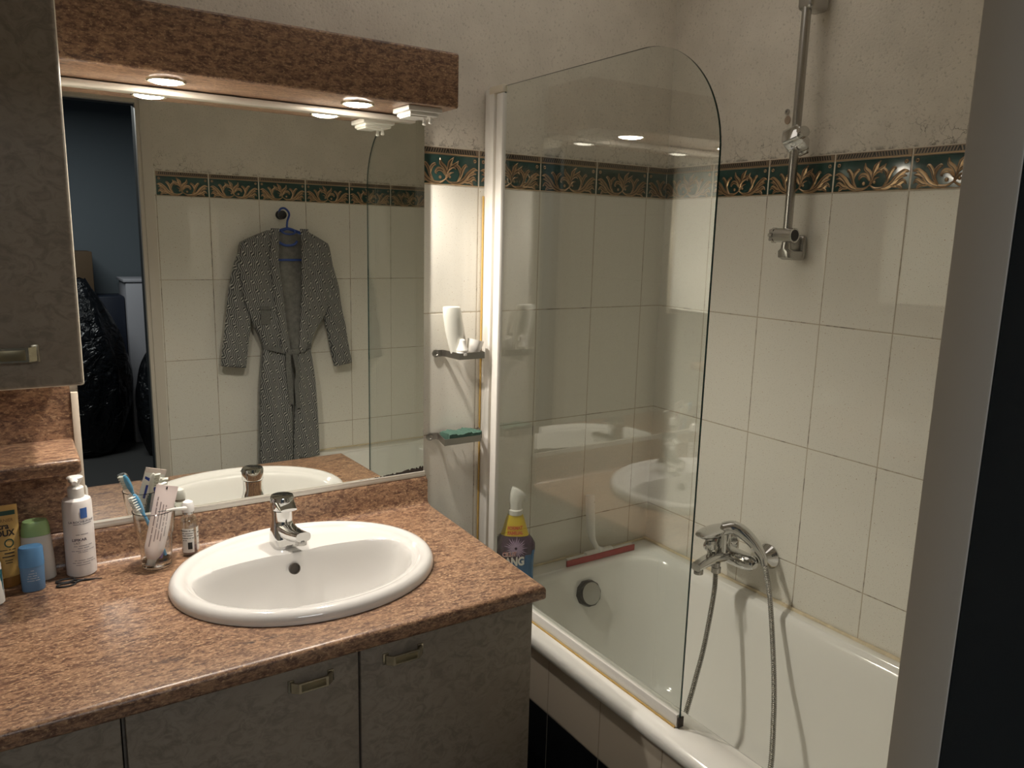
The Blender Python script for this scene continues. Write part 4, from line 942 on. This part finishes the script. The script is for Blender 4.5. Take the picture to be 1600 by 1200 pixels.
# yellow tube standing on its cap
yx, yy = -1.803, -.045
yt = thing('hair_mask_tube', 'yellow tube of hair care with green band standing at the left edge of the worktop', 'tube', (yx, yy, z0))
rg = []
for z, a, b in ((.022, .024, .020), (.026, .0265, .0215), (.06, .0275, .018), (.11, .0275, .010), (.150, .0275, .0035), (.168, .0275, .0012)): rg.append([(x, y, z0 + z) for x, y, _ in sq(yx, yy, a, b, 0, 2.0, 36)])
yb_ = MB().loft(rg)
for i, f in enumerate(yb_.f):
    c = sum((yb_.v[j] for j in f), Vector()) / len(f)
build('tube_body', yb_, mat('honey_yellow', (0.62, 0.40, 0.13), .32, var=.25, vscale=18), yt)
build('cap', prof_mb([(0, .022, .018), (.003, .0235, .0195), (.0215, .0235, .0195)], yx, yy, z0), mat('amber_cap', (0.28, 0.13, 0.03), .35), yt)
def yf(x, y):
    b = interp([(.026, .0215), (.06, .018), (.11, .010), (.15, .0035), (.168, .0012)], y); t = -PI / 2 + x / .0275 * .9
    return Vector((yx + .0277 * math.sin(x / .0277), yy - b * math.cos(min(1.5, abs(x / .0277))) - .0009, z0 + y))
tb = MB(); put_rect(tb, yf, -.0268, .0268, .148, .157, 0, 12, 2)
put_text(tb, yf, [('GARNIER', .0088, .002, .135, .0)], 1)
put_text(tb, lambda x, y: yf(x, y) + Vector((0, -.0002, 0)), [('ultra', .0165, -.004, .1215, .0005, .95), ('DOUX', .0165, -.003, .107, .0007, .95)], 2)
for k in range(12):
    a = 2 * PI * k / 12; b = a + 2 * PI / 12; put_poly(tb, yf, [(.009 + .009 * math.cos(a), .092 + .009 * math.sin(a)), (.009 + .009 * math.cos(b), .092 + .009 * math.sin(b)), (.009 + .0065 * math.cos(b), .092 + .0065 * math.sin(b)), (.009 + .0065 * math.cos(a), .092 + .0065 * math.sin(a))], 0)
put_text(tb, yf, [('tresors de miel', .0038, .006, .078), ('MASQUE', .0060, .008, .071, .0002), ('REPARANT', .0055, .006, .064, .0002), ('cheveux', .004, .006, .057), ('abimes', .004, .006, .052)], 2)
build('label_print', tb, [mat('dark_green_print', (0.02, 0.07, 0.05), .4), mat('bronze_print', (0.20, 0.10, 0.03), .5), mat('black_print', (0.03, 0.02, 0.015), .5)], yt, flat=True)
# white bottle with teal label, cut by the left edge of the view
wx, wy = -1.837, -.128
wt = thing('cream_bottle', 'white bottle with teal label, leftmost on the worktop', 'bottle', (wx, wy, z0))
build('bottle', prof_mb([(0, .026, .018), (.003, .0285, .020), (.08, .027, .019), (.088, .024, .016), (.090, .012, .012)], wx, wy, z0, p=2.4), M['white'], wt)
build('cap', MB().lathe([(.0125, .0905), (.0125, .108), (.011, .110)], (wx, wy, z0), 24), M['white'], wt)
tb = MB(); put_rect(tb, wrap(wx, wy, z0, .0285, .020, -70), -.014, .026, .012, .070, 0, 12); build('label_print', tb, mat('teal_label', (0.01, 0.10, 0.13), .4), wt, flat=True)
# nail scissors
sx0, sy0, sz = -1.688, -.097, CZ + .0022
sc_ = thing('nail_scissors', 'small black nail scissors lying open-handled in front of the pump bottle', 'scissors', (sx0, sy0, CZ))
for s_ in (-1, 1):
    b_ = MB(); c0 = Vector((sx0 - .016, sy0 + .011 * s_, sz)); b_.tube([c0 + Vector((.017 * math.cos(2 * PI * k / 24), .0085 * math.sin(2 * PI * k / 24), 0)) for k in range(25)], .0019, 8)
    b_.tube([c0 + Vector((.015, -.004 * s_, 0)), (sx0 + .016, sy0 - .001 * s_ - .002, sz), (sx0 + .049, sy0 - .011 + .0006 * s_, sz)], [.0021, .0022, .0005], 8)
    build('blade', b_, M['black'], sc_)
build('pivot', MB().lathe([(.002, -.001), (.002, .0025), (.001, .003)], (sx0 + .015, sy0 - .002, sz), 12), M['satin'], sc_)
# tumbler with brushes and paste
gx, gy = -1.530, -.090
tu = thing('tumbler', 'clear glass tumbler holding toothbrushes and a toothpaste tube', 'glass', (gx, gy, z0))
gl = MB().lathe([(.0285, .0), (.030, .004), (.0335, .05), (.036, .075), (.0385, .078), (.0425, .124), (.0432, .127), (.0418, .128), (.0405, .124), (.0368, .080), (.0345, .077), (.0318, .05), (.0290, .016), (.001, .015)], (gx, gy, z0), 40, cap0=True)
build('glass_wall', gl, M['thickg'], tu)
build('glass_base', MB().lathe([(.0270, .001), (.0285, .004), (.0282, .0135), (.001, .0145)], (gx, gy, z0), 10), M['thickg'], tu, sharp=20)['label'] = 'thick faceted base'
def brush(name, label, foot, neck, tip, face, colm, headm, bristle, cover=None, group='toothbrushes in the tumbler'):
    """foot->neck handle, neck->tip head; bristles point along face"""
    foot, neck, tip, face = Vector(foot), Vector(neck), Vector(tip), Vector(face).normalized()
    t = thing(name, label, 'toothbrush', foot, group); ax = (tip - foot).normalized()
    P = [foot.lerp(neck, k / 8) for k in range(9)]
    build('handle', MB().tube(P, [.0035, .0048, .0052, .0052, .0048, .0044, .0038, .0034, .003], 12, up=face), colm, t)
    H = [neck.lerp(tip, k / 6) for k in range(7)]
    build('head', MB().tube(H, [.003, .0042, .0058, .0062, .0062, .0056, .003], 12, flat=1.0, up=face), headm, t)
    b_ = MB(); side = ax.cross(face).normalized()
    for i in range(6):
        for j in (-1, 0, 1):
            c = neck.lerp(tip, .34 + .115 * i) + side * (.0034 * j); b_.tube([c + face * .003, c + face * .0155], [.0014, .0017], 6)
    build('bristles', b_, bristle, t)
    if cover:
        a = neck.lerp(tip, .18) + face * .005; b = neck.lerp(tip, 1.08) + face * .005
        build('head_cover', MB().tube([a, a.lerp(b, .1), a.lerp(b, .9), b], [.009, .0125, .0125, .009], 16, flat=.72, up=face), cover, t)['label'] = 'clear travel cover'
    return t
WB = mat('white_bristle', (0.78, 0.77, 0.72), .5); TBl = mat('toothbrush_blue', (0.10, 0.36, 0.62), .3); TTe = mat('toothbrush_teal', (0.02, 0.09, 0.12), .3); TPu = mat('toothbrush_purple', (0.27, 0.17, 0.42), .3)
COV = clear_glass_mat('cover_plastic', (0.90, 0.92, 0.92), .10, .12)
brush('toothbrush', 'blue toothbrush with clear head cover leaning left out of the tumbler', (-1.512, -.088, z0 + .020), (-1.550, -.090, z0 + .118), (-1.566, -.090, z0 + .166), (-.8, -.62, -.1), TBl, TBl, WB, COV)
brush('toothbrush', 'dark teal toothbrush with white head standing behind the toothpaste tube', (-1.538, -.078, z0 + .018), (-1.518, -.060, z0 + .125), (-1.510, -.053, z0 + .172), (.75, .3, .1), TTe, M['white'], WB)
brush('toothbrush', 'purple toothbrush with white neck leaning right in the tumbler', (-1.524, -.098, z0 + .018), (-1.502, -.066, z0 + .116), (-1.494, -.058, z0 + .158), (.9, .2, 0), TPu, M['white'], WB)
ib = thing('interdental_brush', 'small white interdental brush lying across the tumbler rim', 'toothbrush', (-1.49, -.13, z0 + .13))
build('handle', MB().tube([(-1.512, -.1305, z0 + .1335), (-1.496, -.128, z0 + .1335), (-1.474, -.124, z0 + .130), (-1.470, -.123, z0 + .1295)], [.0018, .003, .0045, .003], 10), M['white'], ib)
build('wire', MB().tube([(-1.512, -.1305, z0 + .1335), (-1.528, -.133, z0 + .135)], .0009, 6), M['black'], ib)
# toothpaste tube
pt = thing('toothpaste_tube', 'white and pink toothpaste tube leaning in the tumbler', 'tube', (-1.54, -.11, z0 + .02))
f0, f1 = Vector((-1.541, -.104, z0 + .022)), Vector((-1.499, -.084, z0 + .174)); ax = (f1 - f0).normalized(); wd = Vector((.955, .05, -.29)); wd = (wd - ax * wd.dot(ax)).normalized(); nr = wd.cross(ax).normalized()
if nr.y > 0: nr = -nr
ln = (f1 - f0).length; rg = []
TT = [(0, .010, .010), (.06, .0165, .0115), (.15, .0205, .0105), (.5, .0215, .0075), (.85, .0225, .003), (.93, .0228, .0009), (1, .0228, .0008)]
for t, a, b in TT: rg.append([f0 + ax * (ln * t) + wd * (a * math.cos(2 * PI * k / 28)) + nr * (b * math.sin(2 * PI * k / 28)) for k in range(28)])
build('tube_body', MB().loft(rg), mat('tube_pink_white', (0.72, 0.61, 0.585), .35), pt, sharp=60)
build('cap', MB().loft([[f0 - ax * d + wd * (r * math.cos(2 * PI * k / 20)) + nr * (r * math.sin(2 * PI * k / 20)) for k in range(20)] for d, r in ((.0005, .009), (.013, .0085), (.0135, .007))]), M['white'], pt)
def pf(side):
    def fn(x, y):
        t = y / ln; a = interp([(q[0], q[1]) for q in TT], t); b = interp([(q[0], q[2]) for q in TT], t); xx = max(-.98 * a, min(.98 * a, x))
        return f0 + ax * y + wd * xx * side + nr * side * (b * math.sqrt(1 - (xx / a) ** 2) + .0006)
    return fn
tb = MB(); F = pf(1); rot = lambda x, y: F(.0 + y, .075 - x * 1.0) if False else F(-y, .085 + x)
put_text(tb, rot, [('dentifrice usage quotidien fluor 1400 ppm', .0052, -.005, .013), ('composition aqua sodium bicarbonate', .0048, -.004, .006), ('glycerin cocamidopropyl betaine', .0048, -.004, .0), ('brosser deux fois par jour 75 ml', .0048, -.006, -.006), ('consulter un dentiste', .0048, -.008, -.012)], 0)
t2b = MB(); put_rect(t2b, F, -.002, .001, ln * .945, ln * .985, 0, 1); build('batch_mark', t2b, M['black'], pt, flat=True)
build('back_print', tb, mat('grey_brown_print', (0.26, 0.20, 0.20), .5), pt, flat=True)
tb = MB(); G = pf(-1); fr = lambda x, y: G(y, .085 + x)
put_rect(tb, G, -.0215, .0215, .012, ln * .925, 0, 10, 8); G2 = lambda x, y: G(x, y) - nr * .0004; G3 = lambda x, y: G(x, y) - nr * .0007
arc = [(-.020, .095), (-.020, .125), (-.012, .137), (.002, .140), (-.006, .128), (-.012, .110), (-.014, .095)]; put_poly(tb, G2, arc, 1)
put_poly(tb, G2, [(-.014, .095), (-.012, .110), (-.006, .122), (.006, .134), (.019, .138), (.019, .132), (.008, .127), (-.002, .116), (-.008, .104), (-.010, .095)], 2)
put_poly(tb, G3, [(.008, .085), (.013, .085), (.013, .118), (.008, .118)], 2)
put_text(tb, lambda x, y: G2(-.004 - y, .070 + x), [('parodontax', .013, -.006, -.008, .0004, .95)], 3)
put_poly(tb, G2, [(-.020, .03), (-.020, .06), (-.012, .05), (-.010, .03)], 1)
build('front_print', tb, [mat('tube_white', (0.78, 0.77, 0.74), .35), mat('tube_red', (0.55, 0.04, 0.03), .4), mat('tube_blue', (0.03, 0.06, 0.32), .4), M['black']], pt, flat=True)['label'] = 'white front with red and blue arcs'
# serum bottle
vx, vy = -1.4565, -.062
vt = thing('serum_bottle', 'small clear bottle with white round cap between the tumbler and the basin', 'bottle', (vx, vy, z0))
build('bottle', MB().lathe([(.017, 0), (.0185, .003), (.0187, .076), (.0165, .086), (.0115, .0915), (.0105, .0925), (.0105, .099), (.0088, .099), (.0088, .092), (.0145, .085), (.0168, .075), (.0168, .005), (.001, .004)], (vx, vy, z0), 36), M['cup'], vt)
build('liquid', MB().lathe([(.001, .005), (.0164, .0055), (.0164, .017), (.001, .0172)], (vx, vy, z0), 28), mat('mauve_liquid', (0.20, 0.13, 0.15), .1), vt)['label'] = 'mauve liquid'
build('neck_ring', MB().lathe([(.0112, .0955), (.0122, .0965), (.0122, .1005), (.011, .101)], (vx, vy, z0), 28), M['satin'], vt)
build('cap', MB().lathe([(.0128, .1012), (.0132, .103), (.0128, .116), (.0105, .123), (.005, .1265), (.001, .127)], (vx, vy, z0), 28), mat('milky_cap', (0.78, 0.76, 0.74), .35), vt)
vf = wrap(vx, vy, z0, .0188, .0188, -112); vf2 = wrap(vx, vy, z0, .0188, .0188, -112, .0007); tb = MB()
put_rect(tb, vf, -.012, .013, .010, .066, 0, 10); put_rect(tb, vf, .0195, .036, .012, .066, 0, 8)
put_text(tb, vf2, [('gluconate de zinc', .0038, .0, .060, .0001), ('eau micellaire', .0034, .0, .054), ('usage externe', .0034, .0, .049), ('conserver au sec', .0034, .0, .043, .0001), ('30 ml', .0034, -.006, .038)], 1)
put_rect(tb, vf2, .0, .009, .018, .034, 1, 4)
put_text(tb, vf2, [('zinc', .006, .028, .052, .0002), ('lot 24', .0045, .028, .043), ('30 ml', .0045, .028, .026)], 1)
build('label_print', tb, [M['white'], M['black']], vt, flat=True)['label'] = 'white label with black print'

# ---------------------------------------------------------------- the unlit room behind the door (seen in the mirror)
HX0, HX1, HY0, HY1 = -2.9, -.1, -4.95, YO
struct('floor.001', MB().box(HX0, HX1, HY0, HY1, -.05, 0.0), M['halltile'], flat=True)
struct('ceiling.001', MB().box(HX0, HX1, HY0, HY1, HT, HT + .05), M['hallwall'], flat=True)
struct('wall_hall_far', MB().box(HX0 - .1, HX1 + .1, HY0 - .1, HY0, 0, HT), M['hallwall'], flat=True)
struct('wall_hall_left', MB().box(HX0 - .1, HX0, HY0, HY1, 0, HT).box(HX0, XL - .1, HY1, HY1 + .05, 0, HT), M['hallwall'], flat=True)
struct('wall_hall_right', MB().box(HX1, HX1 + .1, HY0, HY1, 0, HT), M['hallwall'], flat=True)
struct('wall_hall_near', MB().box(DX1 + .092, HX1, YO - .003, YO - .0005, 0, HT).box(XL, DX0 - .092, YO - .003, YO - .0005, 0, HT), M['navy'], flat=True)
def bag(name, label, cx, cy, r, ry, h, seed, knot=True):
    rnd = random.Random(seed); t = thing(name, label, 'bin bag', (cx, cy, 0), 'bin bags in the dark room'); mb = MB(); n_ = 40; rings = []
    ph = [rnd.uniform(0, 6) for _ in range(8)]
    for i in range(18):
        q = i / 17; z = h * q; s = max(.20, math.sin(PI * min(.985, q * .9 + .10)) ** .6)
        ring = []
        for k in range(n_):
            a = 2 * PI * k / n_; wv = 1 + .07 * math.sin(3 * a + ph[0] + q * 4) + .045 * math.sin(7 * a + ph[1] - q * 7) + .03 * math.sin(13 * a + ph[2] + q * 11)
            ring.append((cx + r * s * wv * math.cos(a), cy + ry * s * wv * math.sin(a), z + .012 * math.sin(5 * a + ph[3]) * (q > .05)))
        rings.append(ring)
    mb.loft(rings); build('sack', mb, M['bag'], t, sharp=80)
    if knot:
        kb = MB()
        for a0 in (0.3, 2.4, 4.2):
            kb.tube(curve_pts([(cx, cy, h - .01), (cx + .05 * math.cos(a0), cy + .05 * math.sin(a0), h + .07), (cx + .13 * math.cos(a0), cy + .13 * math.sin(a0), h + .05)], 5), [.025] * 5 + [.03, .04, .045, .04, .02, .01], 9, flat=.35)
        build('knot', kb, M['bag'], t, sharp=80)
    return t
bag('bin_bag', 'tall black bin bag standing in the dark room seen in the mirror', -1.33, -4.30, .285, .22, 1.24, 1, False)
bag('bin_bag', 'lower black bin bag right of the tall one in the mirror', -.885, -4.10, .155, .18, .80, 2, False)
def simple(name, mb, m, label, cat, **kw): return tag(build(name, mb, m, **kw), label, cat)
simple('cardboard_box', MB().box(-1.72, -1.20, -4.90, -4.58, .95, 1.42, .004).box(-1.71, -1.21, -4.89, -4.59, .0, .95, .004), M['card'], 'brown cardboard box behind the tall bin bag in the mirror', 'box')
simple('white_cupboard', MB().box(-1.005, -.42, -4.88, -4.50, 0, 1.205, .004).box(-1.02, -.40, -4.89, -4.49, 1.205, 1.225, .003), mat('cupboard_white', (.42, .42, .46), .5), 'low white cupboard in the dark room at the right of the doorway reflection', 'cupboard')
wk = MB(); rg = []
for i in range(17):
    z = 1.226 - .0 + 0.0; q = i / 16; r_ = .075 + .02 * q + (.004 if i % 2 else 0); rg.append([(x, y, .64 + .40 * q) for x, y, _ in sq(-.72, -4.41, r_ * .75, r_ * .75, 0, 4, 24)])
wk.loft(rg, True, False); simple('wicker_basket', wk, M['wick'], 'tall wicker basket in front of the white cupboard in the mirror', 'basket')
simple('plant_stand', MB().box(-.80, -.62, -4.47, -4.35, .60, .638, .004).box(-.78, -.64, -4.45, -4.37, 0, .60, .004), M['card'], 'dark wooden stand under the wicker basket in the mirror', 'stand')
simple('blue_crate', MB().box(-1.18, -1.01, -4.86, -4.56, .0, 1.10, .01), mat('crate_blue', (.006, .011, .026), .6), 'blue plastic crate between the bin bag and the white cupboard in the mirror', 'crate')
